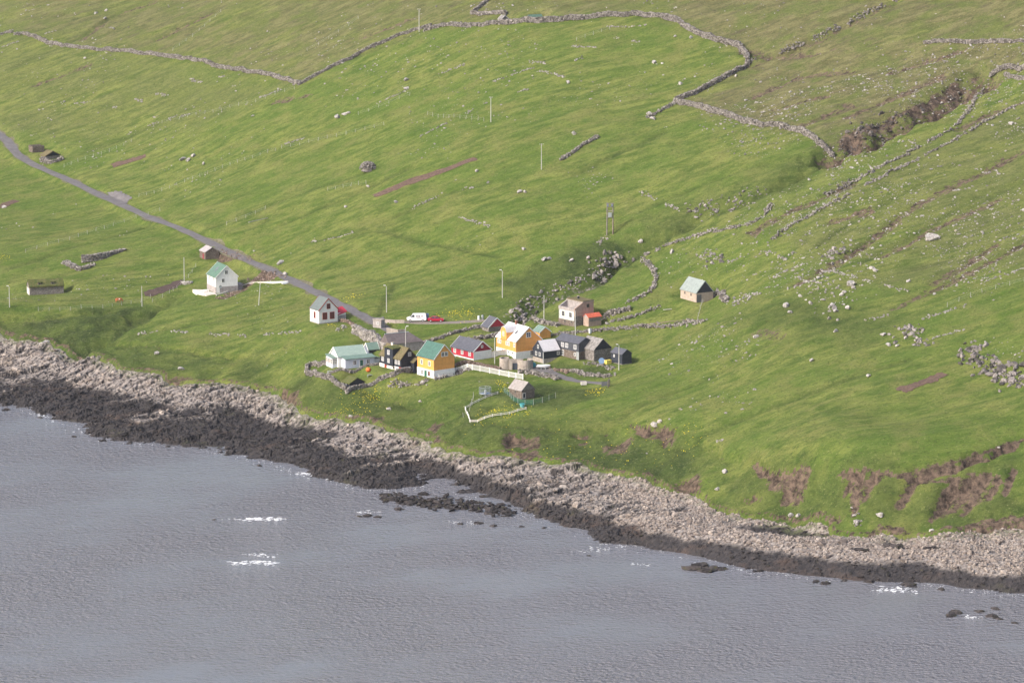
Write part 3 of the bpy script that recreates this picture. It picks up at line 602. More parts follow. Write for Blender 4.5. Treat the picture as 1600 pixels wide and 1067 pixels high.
def plot(name, quad, mat, off=.07, n_=14, rough=.26):
    c = line(quad); V = []
    for i in range(n_ + 1):
        for j in range(n_ + 1):
            u_, v_ = i / n_, j / n_; p = (c[0] * (1 - u_) + c[1] * u_) * (1 - v_) + (c[3] * (1 - u_) + c[2] * u_) * v_
            x, y = p[0] + random.gauss(0, rough), p[1] + random.gauss(0, rough * 1.5); V.append((x, y, float(hz(x, y)) + off + random.uniform(0, .05) + .03 * (j % 2)))
    m = n_ + 1; Fc = [(i * m + j, i * m + j + 1, (i + 1) * m + j + 1, (i + 1) * m + j) for i in range(n_) for j in range(n_)]
    return tag(np_mesh(name, V, Fc, mat), kind='structure')
plot('tilled_plot', [(172,257),(226,242),(228,247),(178,262)], 'tilled_soil'); plot('tilled_plot', [(582,305),(740,247),(746,250),(590,309)], 'tilled_soil')
plot('tilled_plot', [(225,458),(284,437),(286,444),(238,464)], 'dark_soil'); plot('tilled_plot', [(1399,609),(1470,582),(1483,586),(1415,614)], 'tilled_soil')
plot('layby', [(166,303),(188,300),(206,310),(192,320)], 'asphalt', .1); plot('tilled_plot', [(0,320),(18,313),(30,315),(0,326)], 'tilled_soil')
plot('junction', [(566,497),(600,497),(604,505),(580,505)], 'asphalt', .13)
plot('yard', [(826,574),(862,574),(874,584),(846,582)], 'asphalt', .06)

# ------------------------------------------------------------------ houses
def mp(gable): return (lambda g, r, z: (g, r, z)) if gable == 'R' else (lambda g, r, z: (r, g, z))
def window(root, side, along, zc, w_, h_, frame='white_paint', pane='glass', nx=2, ny=2, off=0., sub='window', t_=.09):
    """a framed window standing a little proud of a wall; side R: wall y=off, side L: wall x=off"""
    fn = (lambda a, d, z: (a, off - d, z)) if side == 'R' else (lambda a, d, z: (off - d, a, z))
    def slab(mb, a0, a1, d0, d1, z0, z1):
        mb.prism([(a0, z0), (a1, z0), (a1, z1), (a0, z1)], lambda g, r, z: fn(g, r, z), d0, d1)
    f = MB(); a0, a1, z0, z1 = along - w_ / 2, along + w_ / 2, zc - h_ / 2, zc + h_ / 2
    slab(f, a0 - t_, a0, -.05, .07, z0 - t_, z1 + t_); slab(f, a1, a1 + t_, -.05, .07, z0 - t_, z1 + t_)
    slab(f, a0, a1, -.05, .068, z1, z1 + t_); slab(f, a0, a1, -.05, .09, z0 - t_, z0)
    for k in range(1, nx): c = a0 + w_ * k / nx; slab(f, c - .035, c + .035, -.05, .05, z0, z1)
    for k in range(1, ny): c = z0 + h_ * k / ny; slab(f, a0, a1, -.05, .046, c - .03, c + .03)
    o = f.build(sub, frame, root)
    g = MB(); slab(g, a0, a1, -.04, .02, z0, z1); g.build('pane', pane, o); return o
def door(root, side, along, z0, w_, h_, mat, frame='white_paint', off=0.):
    fn = (lambda a, d, z: (a, off - d, z)) if side == 'R' else (lambda a, d, z: (off - d, a, z))
    d = MB(); d.prism([(along - w_ / 2, z0), (along + w_ / 2, z0), (along + w_ / 2, z0 + h_), (along - w_ / 2, z0 + h_)], fn, -.05, .06); o = d.build('door', mat, root)
    f = MB()
    for a0, a1, b0, b1 in ((along - w_ / 2 - .09, along - w_ / 2, z0, z0 + h_ + .09), (along + w_ / 2, along + w_ / 2 + .09, z0, z0 + h_ + .09), (along - w_ / 2, along + w_ / 2, z0 + h_, z0 + h_ + .09)):
        f.prism([(a0, b0), (a1, b0), (a1, b1), (a0, b1)], fn, -.05, .08)
    f.build('door_frame', frame, o); return o
def gable_roof(root, gable, G, Lr, h, rise, mat, oe=.28, og=.3, th=.12, barge=None, r0=0, g0=0, name='roof', sag=0):
    fn = mp(gable); k = rise / (G / 2); m = MB(); nseg = 8 if sag else 1
    for sg in (0, 1):
        for q_ in range(nseg):
            y0 = r0 - og + (Lr + 2 * og) * q_ / nseg; y1 = r0 - og + (Lr + 2 * og) * (q_ + 1) / nseg
            s0 = sag * 4 * (q_ / nseg) * (1 - q_ / nseg); s1 = sag * 4 * ((q_ + 1) / nseg) * (1 - (q_ + 1) / nseg)
            e = -oe if sg == 0 else G + oe; ez = h - oe * k
            v = []
            for yy, ss in ((y0, s0), (y1, s1)):
                for gg, zz in ((e, ez + .02), (G / 2, h + rise + .02 - ss), (G / 2, h + rise + th + .02 - ss), (e, ez + th + .02)): v.append(fn(g0 + gg, yy, zz))
            m.add(v, [(0,1,2,3),(7,6,5,4),(0,4,5,1),(1,5,6,2),(2,6,7,3),(3,7,4,0)])
    o = m.build(name, mat, root)
    if barge:
        for yy in (r0 - og - .05, r0 + Lr + og - .01):
            for e in (-oe, G + oe):
                bb = MB(); ez = h - oe * k
                bb.prism([(g0 + e, ez - .12), (g0 + G / 2, h + rise - .12), (g0 + G / 2, h + rise + th + .08), (g0 + e, ez + th + .08)], fn, yy, yy + .06); bb.build('bargeboard', barge, o)
    return o
def body(root, gable, G, Lr, h, rise, mat, base=None, hb=0, gmat=None, deep=1.6, name='wall'):
    fn = mp(gable)
    m = MB(); m.prism([(0, hb if base else -deep), (G, hb if base else -deep), (G, h), (G / 2, h + rise), (0, h)], fn, 0, Lr); m.build(name, mat, root)
    if base:
        m = MB(); m.prism([(-.05, -deep), (G + .05, -deep), (G + .05, hb), (-.05, hb)], fn, -.05, Lr + .05); m.build('basement_wall', base, root)
    if gmat:
        m = MB(); m.prism([(-.02, h - .05), (G + .02, h - .05), (G / 2, h + rise)], fn, -.05, .04); m.build('gable', gmat, root)
def chimney(root, x, y, z0, z1, mat, r=.3):
    m = MB(); m.box(x - r, x + r, y - r, y + r, z0, z1); o = m.build('chimney', mat, root)
    m = MB(); m.box(x - r - .07, x + r + .07, y - r - .07, y + r + .07, z1, z1 + .14); m.build('chimney_cap', 'concrete', o)
def house(key, name, label, cat, gable, h, rise, wall, roof, base=None, hb=0, gmat=None, barge=None, oe=.28, og=.3, th=.12, sag=0):
    s = SITES[key]; r = empty(name, s['p'], s['rz'], label, cat); G, Lr = (s['B'], s['A']) if gable == 'R' else (s['A'], s['B'])
    body(r, gable, G, Lr, h, rise, wall, base, hb, gmat); gable_roof(r, gable, G, Lr, h, rise, roof, oe, og, th, barge, sag=sag)
    return r, s['A'], s['B']

# white house with red trim
r, A_, B_ = house('white', 'white_house', 'small white house with grey-green roof and red window frames beside the road', 'house', 'R', 3.7, 3.0, 'white_boards', 'grey_green_roof', 'grey_render', .25, None, 'red_trim', .15, .12)
for f_ in (.31, .70): window(r, 'R', B_ * f_, 2.05, 1.15, 1.65, 'red_trim', 'glass', 3, 3, t_=.14)
window(r, 'R', B_ * .51, 4.65, .85, 1.2, 'red_trim', 'glass', 2, 2, t_=.14); window(r, 'L', A_ * .47, 2.2, .7, 1.5, 'red_trim', 'glass', 2, 3, t_=.14)
s = SITES['white']; p = s['p'] + np.array([*(s['u'] * (B_ + .3) + s['v'] * .6), 0])
r = empty('red_shelter', p, s['rz'], 'low red-roofed lean-to against the side of the small white house', 'shed')
m = MB(); m.box(0, 2.6, 0, 2.4, -1.2, 1.7); m.build('wall', 'grey_render', r); m = MB(); m.add([(-.1,-.2,1.75),(2.9,-.2,2.5),(2.9,2.6,3.5),(-.1,2.6,2.9),(-.1,-.2,1.9),(2.9,-.2,2.65),(2.9,2.6,3.65),(-.1,2.6,3.05)], [(3,2,1,0),(4,5,6,7),(0,1,5,4),(1,2,6,5),(2,3,7,6),(3,0,4,7)]); m.build('roof', 'red_boards', r)
m = MB(); m.box(0, 2.6, 0.1, 2.3, 1.7, 2.3); m.build('upper_wall', 'white_boards', r)
# new white house
r, A_, B_ = house('newwhite', 'white_house', 'tall new white house with green roof on a grey basement above a pale terrace', 'house', 'R', 4.5, 3.15, 'white_boards', 'green_roof', 'grey_render', 1.75, None, 'white_paint', .2, .2)
window(r, 'R', B_ * .34, 3.5, .75, 1.0, 'white_paint', 'glass', 2, 1); window(r, 'R', B_ * .49, 5.8, .75, 1.0, 'white_paint', 'glass', 2, 1)
for f_ in (.24, .67): window(r, 'L', A_ * f_, 3.7, 1.1, .95, 'white_paint', 'glass_pale', 2, 2)
door(r, 'R', B_ * .10, 0, .75, 1.65, 'white_paint', 'white_paint', -.05)
m = MB(); k = 3.15 / (B_ / 2); x0, x1 = B_ * .18, B_ * .34
m.add([(x, y, 4.5 + x * k + dz) for dz in (.1, .24) for x, y in ((x0, A_ * .46), (x1, A_ * .46), (x1, A_ * .58), (x0, A_ * .58))], [(0,1,2,3),(7,6,5,4),(0,4,5,1),(1,5,6,2),(2,6,7,3),(3,7,4,0)]); m.build('skylight', 'glass_pale', r)
m = MB(); m.box(B_, B_ + 2.0, 1.5, 3.8, -1.0, 2.0); m.build('side_porch', 'grey_render', r)
m = MB()
for k in range(12):
    a0, a1 = k * math.pi / 6, (k + 1) * math.pi / 6; m.add([(1.2, -.5, 1.9), (1.2 + .45 * math.cos(a0), -.62, 1.9 + .45 * math.sin(a0)), (1.2 + .45 * math.cos(a1), -.62, 1.9 + .45 * math.sin(a1))], [(0, 1, 2)])
m.tube((1.2, -.5, 1.9), (1.2, 0, 1.7), .05); m.build('satellite_dish', 'galvanised', r)
def slab_thing(name, quad, mat, label, cat, hgt=.3):
    c = line(quad); z = c[:, 2].max() + .05; ctr = c.mean(0); m = MB(); kk = len(c)
    m.add([(*(q[:2] - ctr[:2]), -1.6) for q in c] + [(*(q[:2] - ctr[:2]), 0) for q in c], [tuple(range(kk)), tuple(range(2 * kk - 1, kk - 1, -1))] + [(i, (i + 1) % kk, (i + 1) % kk + kk, i + kk) for i in range(kk)])
    o = m.build(name, mat); o.location = (ctr[0], ctr[1], z); return tag(o, label, cat)
slab_thing('terrace', [(301,457.5),(322,463),(338,460),(336,458),(319,453)], 'concrete_pale', 'pale concrete terrace in front of the tall new white house', 'terrace')
# stone shed with tin roof
r, A_, B_ = house('tinshed', 'stone_shed', 'small stone shed with pale tin roof below the road', 'shed', 'R', 2.2, 1.25, 'brown_stone', 'tin_roof', None, 0, None, None, .2, .15)
door(r, 'L', A_ * .35, 0, .9, 1.6, 'dark_red', 'old_wood')
# turf longhouse
r, A_, B_ = house('longhouse', 'turf_longhouse', 'long stone byre with thick turf roof and two small dormers', 'byre', 'L', 2.5, 1.5, 'dry_stone', 'turf', None, 0, 'old_wood', None, .35, .15, .35, .15)
m = MB(); m.box(-.06, .0, .1, A_ - .1, -1.2, 1.9); m.build('end_wall', 'concrete_pale', r)
for f_ in (.3, .68):
    m = MB(); m.box(B_ * f_ - .5, B_ * f_ + .5, .15, 1.3, 2.4, 3.5); o = m.build('dormer', 'old_wood', r); window(r, 'R', B_ * f_, 3.0, .6, .6, 'old_wood', 'glass', 1, 1, .14)
    m = MB(); m.box(B_ * f_ - .65, B_ * f_ + .65, .0, 1.6, 3.5, 3.75); m.build('dormer_roof', 'turf', r)
r, A_, B_ = house('turfshed', 'turf_hut', 'small turf-roofed hut on a stone terrace above the bend of the road', 'hut', 'R', 1.1, 1.3, 'old_wood', 'turf_brown', None, 0, 'black_tar', None, .4, .2, .3)
s = SITES['fold']; r = empty('stone_ruin', s['p'], s['rz'], 'square roofless stone ruin beside the turf hut', 'ruin'); A_, B_ = s['A'], s['B']
for nm, bx in (('wall', (0, B_, 0, .7)), ('wall', (0, B_, A_ - .7, A_)), ('wall', (0, .7, .7, A_ - .7)), ('wall', (B_ - .7, B_, .7, A_ - .7))):
    m = MB(); m.box(*bx, -1, 2.1 + random.uniform(-.2, .3)); m.build(nm, 'brown_stone', r)
# pale blue house
s = SITES['pale']; A_, B_ = s['A'], s['B']; r = empty('pale_blue_house', s['p'], s['rz'], 'pale blue house with mint green roof and a long lean-to front', 'house')
m = MB(); m.box(0, B_, 0, 3.0, -1.2, 2.45); m.build('front_wall', 'blue_white', r)
m = MB(); m.add([(-.2,-.35,2.45),(B_+.3,-.35,2.45),(B_+.3,2.8,2.85),(-.2,2.8,2.85),(-.2,-.35,2.6),(B_+.3,-.35,2.6),(B_+.3,2.8,3.0),(-.2,2.8,3.0)], [(3,2,1,0),(4,5,6,7),(0,1,5,4),(1,2,6,5),(2,3,7,6),(3,0,4,7)]); m.build('lean_to_roof', 'sea_roof', r)
fn = mp('L'); m = MB(); m.prism([(2.62, -1.2), (8.0, -1.2), (8.0, 2.8), (5.3, 4.85), (2.62, 2.8)], fn, -.9, B_ - 1.3); m.build('wall', 'white_boards', r)
gable_roof(r, 'L', 5.4, B_ - .4, 2.8, 2.1, 'mint_roof', .2, .2, .12, 'white_paint', r0=-.9, g0=2.6)
window(r, 'L', 5.3, 3.6, .7, .8, 'white_paint', 'glass_pale', 2, 2, -.9)
for f_ in (.32, .78): window(r, 'R', B_ * f_, 1.45, .8, .95, 'white_paint', 'glass', 2, 2)
door(r, 'R', B_ * .55, .1, .9, 1.9, 'green_door')
m = MB(); m.box(B_, B_ + 1.9, .4, 2.4, -1, 1.9); m.build('side_porch', 'blue_white', r)
m = MB(); m.add([(B_,.2,2.5),(B_+2.1,.2,1.85),(B_+2.1,2.6,1.85),(B_,2.6,2.5),(B_,.2,2.62),(B_+2.1,.2,1.97),(B_+2.1,2.6,1.97),(B_,2.6,2.62)], [(3,2,1,0),(4,5,6,7),(0,1,5,4),(1,2,6,5),(2,3,7,6),(3,0,4,7)]); m.build('side_porch_roof', 'sea_roof', r)
# its sun porch, part of the same house
s2 = SITES['porch']; d = s2['p'][:2] - s['p'][:2]; ox_, oy_ = float(d @ s['u']), float(d @ s['v']); dz = s2['p'][2] - s['p'][2]; a2, b2 = s2['A'], min(s2['B'], -ox_ - .05 if -ox_ > 2 else s2['B'])
m = MB(); m.box(ox_, ox_ + b2, oy_, oy_ + a2, dz - 1, 2.35); m.build('sun_porch', 'blue_white', r)
m = MB(); m.add([(ox_-.2,oy_-.25,2.36),(ox_+b2+.1,oy_-.25,2.36),(ox_+b2+.1,oy_+a2+.2,2.75),(ox_-.2,oy_+a2+.2,2.75),(ox_-.2,oy_-.25,2.5),(ox_+b2+.1,oy_-.25,2.5),(ox_+b2+.1,oy_+a2+.2,2.9),(ox_-.2,oy_+a2+.2,2.9)], [(3,2,1,0),(4,5,6,7),(0,1,5,4),(1,2,6,5),(2,3,7,6),(3,0,4,7)]); m.build('sun_porch_roof', 'sea_roof', r)
for k in range(4): window(r, 'R', ox_ + b2 * (.14 + .24 * k), 1.5, b2 * .2, 1.3, 'white_paint', 'glass', 2, 3, oy_)
for k in range(4): window(r, 'L', oy_ + a2 * (.14 + .24 * k), 1.5, a2 * .2, 1.1, 'white_paint', 'brown_trim' if k % 2 else 'glass', 2, 3, ox_)
r, A_, B_ = house('blueshed', 'garden_shed', 'small blue-grey shed with green roof and dark open front behind pale blue house', 'shed', 'L', 1.7, 1.5, 'shed_blue', 'sea_roof', None, 0, None, 'white_paint', .15, .12)
m = MB(); m.box(.25, B_ - .25, -.04, .03, 0, 1.5); m.build('doorway_shade', 'black_tar', r)  # black sheet painting the shade inside the open front
# black turf-roofed house
r, A_, B_ = house('black', 'black_house', 'black tarred house with turf roof, tall dormer and white basement', 'house', 'R', 3.15, 2.45, 'black_tar', 'turf_brown', 'white_paint', .95, None, None, .3, .15, .3)
y0, y1 = A_ * .33, A_ * .72
m = MB(); m.prism([(y0, .96), (y1, .96), (y1, 5.35), ((y0 + y1) / 2, 5.6), (y0, 5.35)], lambda g, q_, z: (q_, g, z), -.42, B_ * .55); o = m.build('dormer', 'black_tar', r)
gable_roof(o, 'L', y1 - y0, B_ * .75, 5.35, .28, 'turf', .25, .2, .28, None, r0=-.42, g0=y0, name='dormer_roof')
for aa, zz, ww, of_ in ((.86, 2.15, .75, 0), (.53, 2.15, .75, -.42), (.24, 2.15, .6, 0), (.11, 2.15, .6, 0)): window(r, 'L', A_ * aa, zz, ww, .95, 'white_paint', 'glass_pale', 2, 2, of_)
window(r, 'L', A_ * .53, 4.35, .8, 1.0, 'white_paint', 'glass_pale', 2, 2, -.42); window(r, 'R', B_ * .56, 4.15, .8, .9, 'white_paint', 'glass_pale', 2, 2)
for aa in (.72, .05): door(r, 'L', A_ * aa, -.3, .7, 1.2, 'red_trim', 'red_trim', -.05)
window(r, 'L', A_ * .34, .5, .7, .5, 'old_wood', 'glass', 2, 1, -.05); chimney(r, B_ / 2, A_ * .75, 5.3, 6.3, 'white_paint', .28)
m = MB(); m.prism([(B_ * .62, -1), (B_ * .62 + 2.4, -1), (B_ * .62 + 2.4, 2.1), (B_ * .62 + 1.2, 3.0), (B_ * .62, 2.1)], mp('R'), -1.5, .0); o = m.build('porch', 'black_tar', r); gable_roof(o, 'R', 2.4, 1.5, 2.1, .9, 'turf_brown', .2, .15, .15, None, r0=-1.5, g0=B_ * .62, name='porch_roof')
# purple roofed house behind
s = SITES['purple']; A_, B_ = max(s['A'], 4.5), s['B']; r = empty('brown_roofed_house', s['p'], s['rz'], 'house with purple-brown hipped roof behind the black turf-roofed house', 'house')
m = MB(); m.box(0, B_, 0, A_, -1.5, 2.5); m.build('wall', 'grey_render', r)
m = MB(); m.prism([(0, 2.5), (A_, 2.5), (A_ / 2, 4.6)], mp('L'), .0, .15); m.build('gable', 'grey_render', r)
e_ = .25; hr = [(-.2,-e_,2.38),(B_+e_,-e_,2.38),(B_+e_,A_+e_,2.38),(-.2,A_+e_,2.38),(-.2,A_/2,4.75),(B_-3.0,A_/2,4.75)]
m = MB(); m.add(hr, [(0,1,5,4),(1,2,5),(2,3,4,5),(3,0,4),(3,2,1,0)]); o = m.build('roof', 'purple_roof', r)
m = MB(); m.tube((-.2, A_ / 2, 4.78), (B_ - 3.0, A_ / 2, 4.78), .12); m.build('ridge_cap', 'galvanised', o)
# yellow house with teal roof
r, A_, B_ = house('yellow', 'yellow_house', 'yellow house with teal roof, white basement and green cellar door', 'house', 'R', 5.05, 3.4, 'yellow_boards', 'teal_roof', 'white_paint', 2.05, None, 'white_paint', .22, .2)
for f_ in (.27, .73): window(r, 'L', A_ * f_, 3.65, .75, 1.0, 'white_paint', 'glass', 2, 2, t_=.14)
for f_, fr in ((.70, 'white_paint'), (.29, 'red_trim')): window(r, 'L', A_ * f_, 1.0, .6, 1.0, fr, 'glass', 1, 2, -.05)
door(r, 'L', A_ * .49, -.25, .8, 1.8, 'green_door', 'green_door', -.05)
for f_ in (.43, .60): window(r, 'R', B_ * f_, 6.0, .75, .95, 'white_paint', 'glass', 2, 1, t_=.14)
m = MB()
for k in range(11): m.box(B_ * .08 + k * .45, B_ * .08 + k * .45 + .1, -1.3, -1.2, .2, 1.5)
m.box(B_ * .05, B_ * .9, -1.32, -1.18, 1.4, 1.55); m.box(B_ * .05, B_ * .9, -1.32, -1.18, .5, .6); m.build('porch_rail', 'white_paint', r)
m = MB(); m.box(B_ * .05, B_ * .9, -1.25, -.05, -1.5, .2); m.build('porch_floor', 'dry_stone', r)
# red house
r, A_, B_ = house('red', 'red_house', 'red house with dark slate roof and round-topped gable window behind the yellow house', 'house', 'R', 2.35, 2.3, 'red_boards', 'slate_roof', 'white_paint', .35, 'dark_red', 'white_paint', .3, .15)
for f_ in (.175, .51, .84): window(r, 'L', A_ * f_, 1.5, .75, .95, 'white_paint', 'glass_pale', 2, 2, t_=.14)
window(r, 'R', B_ * .47, 3.35, .35, .4, 'white_paint', 'glass', 1, 1, -.05, t_=.16)
m = MB(); m.box(-.02, B_ + .02, -.1, -.04, -1.2, 2.2); m.build('gable_plinth', 'white_paint', r)
s = SITES['red']; p = s['p'] + np.array([*(s['u'] * (B_ + .15)), 0]); r = empty('white_garden_wall', p, s['rz'], 'white rendered garden wall running on from the red house gable', 'wall')
m = MB(); m.box(0, 5.2, -.15, .2, -1.2, 1.5); m.build('wall', 'white_paint', r); m = MB(); m.box(-.0, 5.25, -.22, .27, 1.5, 1.62); m.build('coping', 'concrete_pale', r)
# red gabled boathouse
r, A_, B_ = house('redshed', 'red_gabled_shed', 'stone shed with bright red gable and grey roof by the stream', 'shed', 'R', 1.35, 2.2, 'dry_stone', 'slate_roof', None, 0, 'red_boards', 'white_paint', .35, .2)
# big yellow house
r, A_, B_ = house('bigyellow', 'large_yellow_house', 'large yellow house with white roof and tall cross gable behind the concrete tank', 'house', 'R', 4.15, 3.4, 'yellow_boards', 'white_roof', 'white_paint', 1.4, None, 'white_paint', .25, .2)
y0, y1 = A_ * .43, A_ * .72; w2 = y1 - y0
m = MB(); m.prism([(y0, 4.0), (y1, 4.0), (y1, 6.1), (y1 - w2 * .18, 6.95), ((y0 + y1) / 2, 7.4), (y0 + w2 * .18, 6.95), (y0, 6.1)], lambda g, q_, z: (q_, g, z), -.36, B_ * .5); o = m.build('cross_gable', 'yellow_boards', r)
m = MB()
pr_ = [(y0 - .12, 5.95), (y0 + w2 * .15, 7.0), ((y0 + y1) / 2, 7.45), (y1 - w2 * .15, 7.0), (y1 + .12, 5.95)]
for (g0_, z0_), (g1_, z1_) in zip(pr_[:-1], pr_[1:]): m.prism([(g0_, z0_), (g1_, z1_), (g1_, z1_ + .14), (g0_, z0_ + .14)], lambda g, q_, z: (q_, g, z), -.45, B_ * .5)
m.build('cross_gable_roof', 'white_roof_x', o)
for f_ in (.08, .36, .80, .90, .47): window(r, 'L', A_ * f_, 3.1, .62, .85, 'white_paint', 'glass_pale', 2, 2, t_=.13)
window(r, 'L', (y0 + y1) / 2, 5.5, .6, 1.1, 'white_paint', 'glass_pale', 2, 3, -.36); window(r, 'R', B_ * .49, 5.6, 1.2, 1.1, 'white_paint', 'glass', 2, 2, t_=.16)
for f_ in (.15, .35, .68): window(r, 'L', A_ * f_, .95, .5, .5, 'white_paint', 'glass', 1, 1, -.05)
window(r, 'R', B_ * .62, .75, 1.0, 1.1, 'white_paint', 'glass', 2, 2, -.05); chimney(r, B_ * .5, A_ * .62, 7.2, 8.6, 'brown_trim', .28)
k = 3.4 / (B_ / 2); x0, x1 = B_ * .2, B_ * .30
m = MB(); m.add([(x, y, 4.15 + x * k + dz_) for dz_ in (.1, .22) for x, y in ((x0, A_ * .27), (x1, A_ * .27), (x1, A_ * .33), (x0, A_ * .33))], [(0,1,2,3),(7,6,5,4),(0,4,5,1),(1,5,6,2),(2,6,7,3),(3,7,4,0)]); m.build('skylight', 'glass', r)
r, A_, B_ = house('yellowshed', 'yellow_shed', 'small yellow shed with pale green roof behind the large yellow house', 'shed', 'R', 1.75, 1.25, 'yellow_boards', 'sea_roof', None, 0, None, 'white_paint', .2, .12)
# black house, white roof
r, A_, B_ = house('blackwhite', 'black_house', 'small black boarded house with white roof on a concrete basement', 'house', 'L', 3.15, 2.4, 'navy_boards', 'white_roof_x', 'concrete', 1.2, None, 'slate_boards', .12, .12)
for f_ in (.34, .68): window(r, 'L', A_ * f_, 2.2, .65, .85, 'white_paint', 'glass', 2, 1)
window(r, 'L', A_ * .5, 4.1, .55, .8, 'white_paint', 'glass', 2, 1); window(r, 'R', B_ * .9, 2.3, .6, .7, 'white_paint', 'glass', 2, 1)
m = MB(); m.tube((-.08, -.08, -.5), (-.08, -.08, 3.0), .07); m.build('downpipe', 'white_paint', r)
# slate-blue house
r, A_, B_ = house('slate', 'slate_blue_house', 'long two-storey slate-blue house with low dark roof over stone ground floor', 'house', 'R', 4.1, 1.25, 'slate_boards', 'slate_roof', 'brown_stone', 1.9, None, None, .25, .15)
for f_ in (.16, .52, .70): window(r, 'L', A_ * f_, 3.05, .85, .95, 'white_paint', 'glass_pale', 2, 1)
window(r, 'L', A_ * .72, .95, 1.3, 1.3, 'white_paint', 'glass', 4, 2, -.05); window(r, 'L', A_ * .16, 1.1, .5, .7, 'white_paint', 'glass', 1, 2, -.05); door(r, 'L', A_ * .92, -.2, .9, 1.9, 'black_tar', 'black_tar', -.05)
m = MB(); m.box(-.35, -.28, -.4, .55, -.6, 2.0); m.build('metal_sheet', 'galvanised', r)
# stone barn
r, A_, B_ = house('stonebarn', 'stone_barn', 'stone barn with weathered grey shingle roof and navy boarded gable', 'barn', 'R', 3.0, 2.5, 'dry_stone', 'shingle_roof', None, 0, 'navy_boards', None, .25, .12)
r, A_, B_ = house('navyshed', 'navy_shed', 'plain navy wooden shed with grey roof at the end of the row', 'shed', 'R', 2.7, 1.05, 'navy_boards', 'slate_roof', 'concrete', .12, None, None, .2, .12)
window(r, 'L', A_ * .72, 1.9, .35, .5, 'white_paint', 'glass_pale', 1, 1)
# half-ruined house
s = SITES['ruin']; A_, B_ = s['A'], s['B']; r = empty('half_ruined_house', s['p'], s['rz'], 'half-roofless house with mint white front, brown side wall and turf on its back roof', 'house')
m = MB(); m.box(0, .35, .36, A_, 1.65, 4.1); m.build('front_wall', 'mint_wall', r); m = MB(); m.box(-.04, .36, .35, A_ + .03, -1.4, 1.65); m.build('basement_wall', 'brown_stone', r)
m = MB(); m.box(-.05, .3, .34, A_ + .05, 4.1, 4.95); m.build('parapet', 'grey_render', r)
m = MB(); m.prism([(0, 2.9), (B_, 2.9), (B_, 6.3), (B_ * .42, 6.3), (0, 4.9)], mp('R'), 0, .35); m.build('side_wall', 'pink_render', r); m = MB(); m.box(-.03, B_ + .02, -.03, .33, -1.4, 2.9); m.build('lower_side_wall', 'dry_stone', r)
m = MB(); m.prism([(0, -1), (B_, -1), (B_, 6.3), (B_ * .42, 6.3), (0, 4.9)], mp('R'), A_ - .35, A_); m.build('far_wall', 'grey_render', r)
m = MB(); m.box(B_ * .42, B_ * .42 + .3, .35, A_ - .35, 0, 6.25); m.build('inner_wall', 'grey_render', r); m = MB(); m.box(.35, B_ - .1, .36, A_ - .36, 3.5, 3.7); m.build('open_floor', 'concrete', r)
m = MB(); m.box(B_ - .3, B_, .35, A_ - .35, -1, 6.25); m.build('back_wall', 'grey_render', r)
m = MB(); m.box(B_ * .4, B_ + .15, -.12, A_ + .1, 6.31, 6.5); o = m.build('roof', 'concrete', r); m = MB(); m.box(B_ * .42, B_ + .1, .0, A_, 6.5, 6.72); m.build('roof_turf', 'turf_brown', o)
window(r, 'R', B_ * .70, 5.3, .75, .8, 'old_wood', 'glass', 1, 1); chimney(r, B_ * .7, A_ * .6, 6.7, 7.3, 'black_tar', .2)
for f_ in (.26, .72): window(r, 'L', A_ * f_, 3.1, .85, 1.1, 'grey_render', 'glass', 2, 2, t_=.12)
for f_ in (.2, .6): window(r, 'L', A_ * f_, 1.2, .5, .35, 'old_wood', 'glass', 1, 1, -.04)
r, A_, B_ = house('annex', 'red_roofed_annex', 'brown block shed with orange-red roof leaning on the half-ruined house', 'shed', 'L', 2.4, .8, 'pink_render', 'orange_roof', None, 0, 'grey_render', None, .15, .15)
m = MB(); m.box(B_ * .06, B_ * .94, -.04, .02, 1.3, 2.15); m.build('plank_panel', 'old_wood', r)
# barn on the right
r, A_, B_ = house('barn', 'field_barn', 'lone barn with pale metal roof, beige block walls and dark gable among boulders', 'barn', 'R', 2.6, 2.95, 'beige_block', 'pale_green_roof', None, 0, 'navy_boards', 'pale_green_roof', .2, .12, .1, 0)
for f_ in (.33, .72): window(r, 'L', A_ * f_, 1.8, .35, .5, 'old_wood', 'glass', 1, 1)
door(r, 'R', B_ * .16, -.2, 1.3, 2.2, 'grey_door', 'old_wood')
r, A_, B_ = house('greyshed', 'stone_shed', 'grey stone shed with rose-grey roof inside the netted garden', 'shed', 'R', 2.35, 1.85, 'brown_stone', 'rose_roof', None, 0, 'old_wood', None, .25, .15)
window(r, 'R', B_ * .18, .95, .7, 1.1, 'concrete_pale', 'glass', 1, 1, t_=.16); window(r, 'L', A_ * .5, 1.6, .35, .6, 'old_wood', 'glass', 1, 1)
r, A_, B_ = house('hut', 'black_hut', 'tiny black hut with turf roof at the corner of the walled garden', 'hut', 'R', 1.35, 1.15, 'black_tar', 'turf', None, 0, None, None, .3, .15, .22)
window(r, 'L', A_ * .5, .8, .3, .5, 'white_paint', 'glass_pale', 1, 1)
m = MB(); m.box(-.9, -.1, A_ - .6, A_ + .2, -1, 1.0); m.build('lean_to', 'brown_trim', r)
# pump house
s = SITES['pump']; A_, B_ = s['A'], s['B']; r = empty('pump_house', s['p'], s['rz'], 'flat-roofed concrete box hut with one white window at the road junction', 'hut')
m = MB(); m.box(0, B_, 0, A_, -1, 2.1); m.build('wall', 'grey_render', r); m = MB(); m.box(-.12, B_ + .12, -.12, A_ + .12, 2.1, 2.28); m.build('roof', 'concrete', r); window(r, 'L', A_ * .4, 1.3, .6, .55, 'white_paint', 'glass_pale', 2, 1)
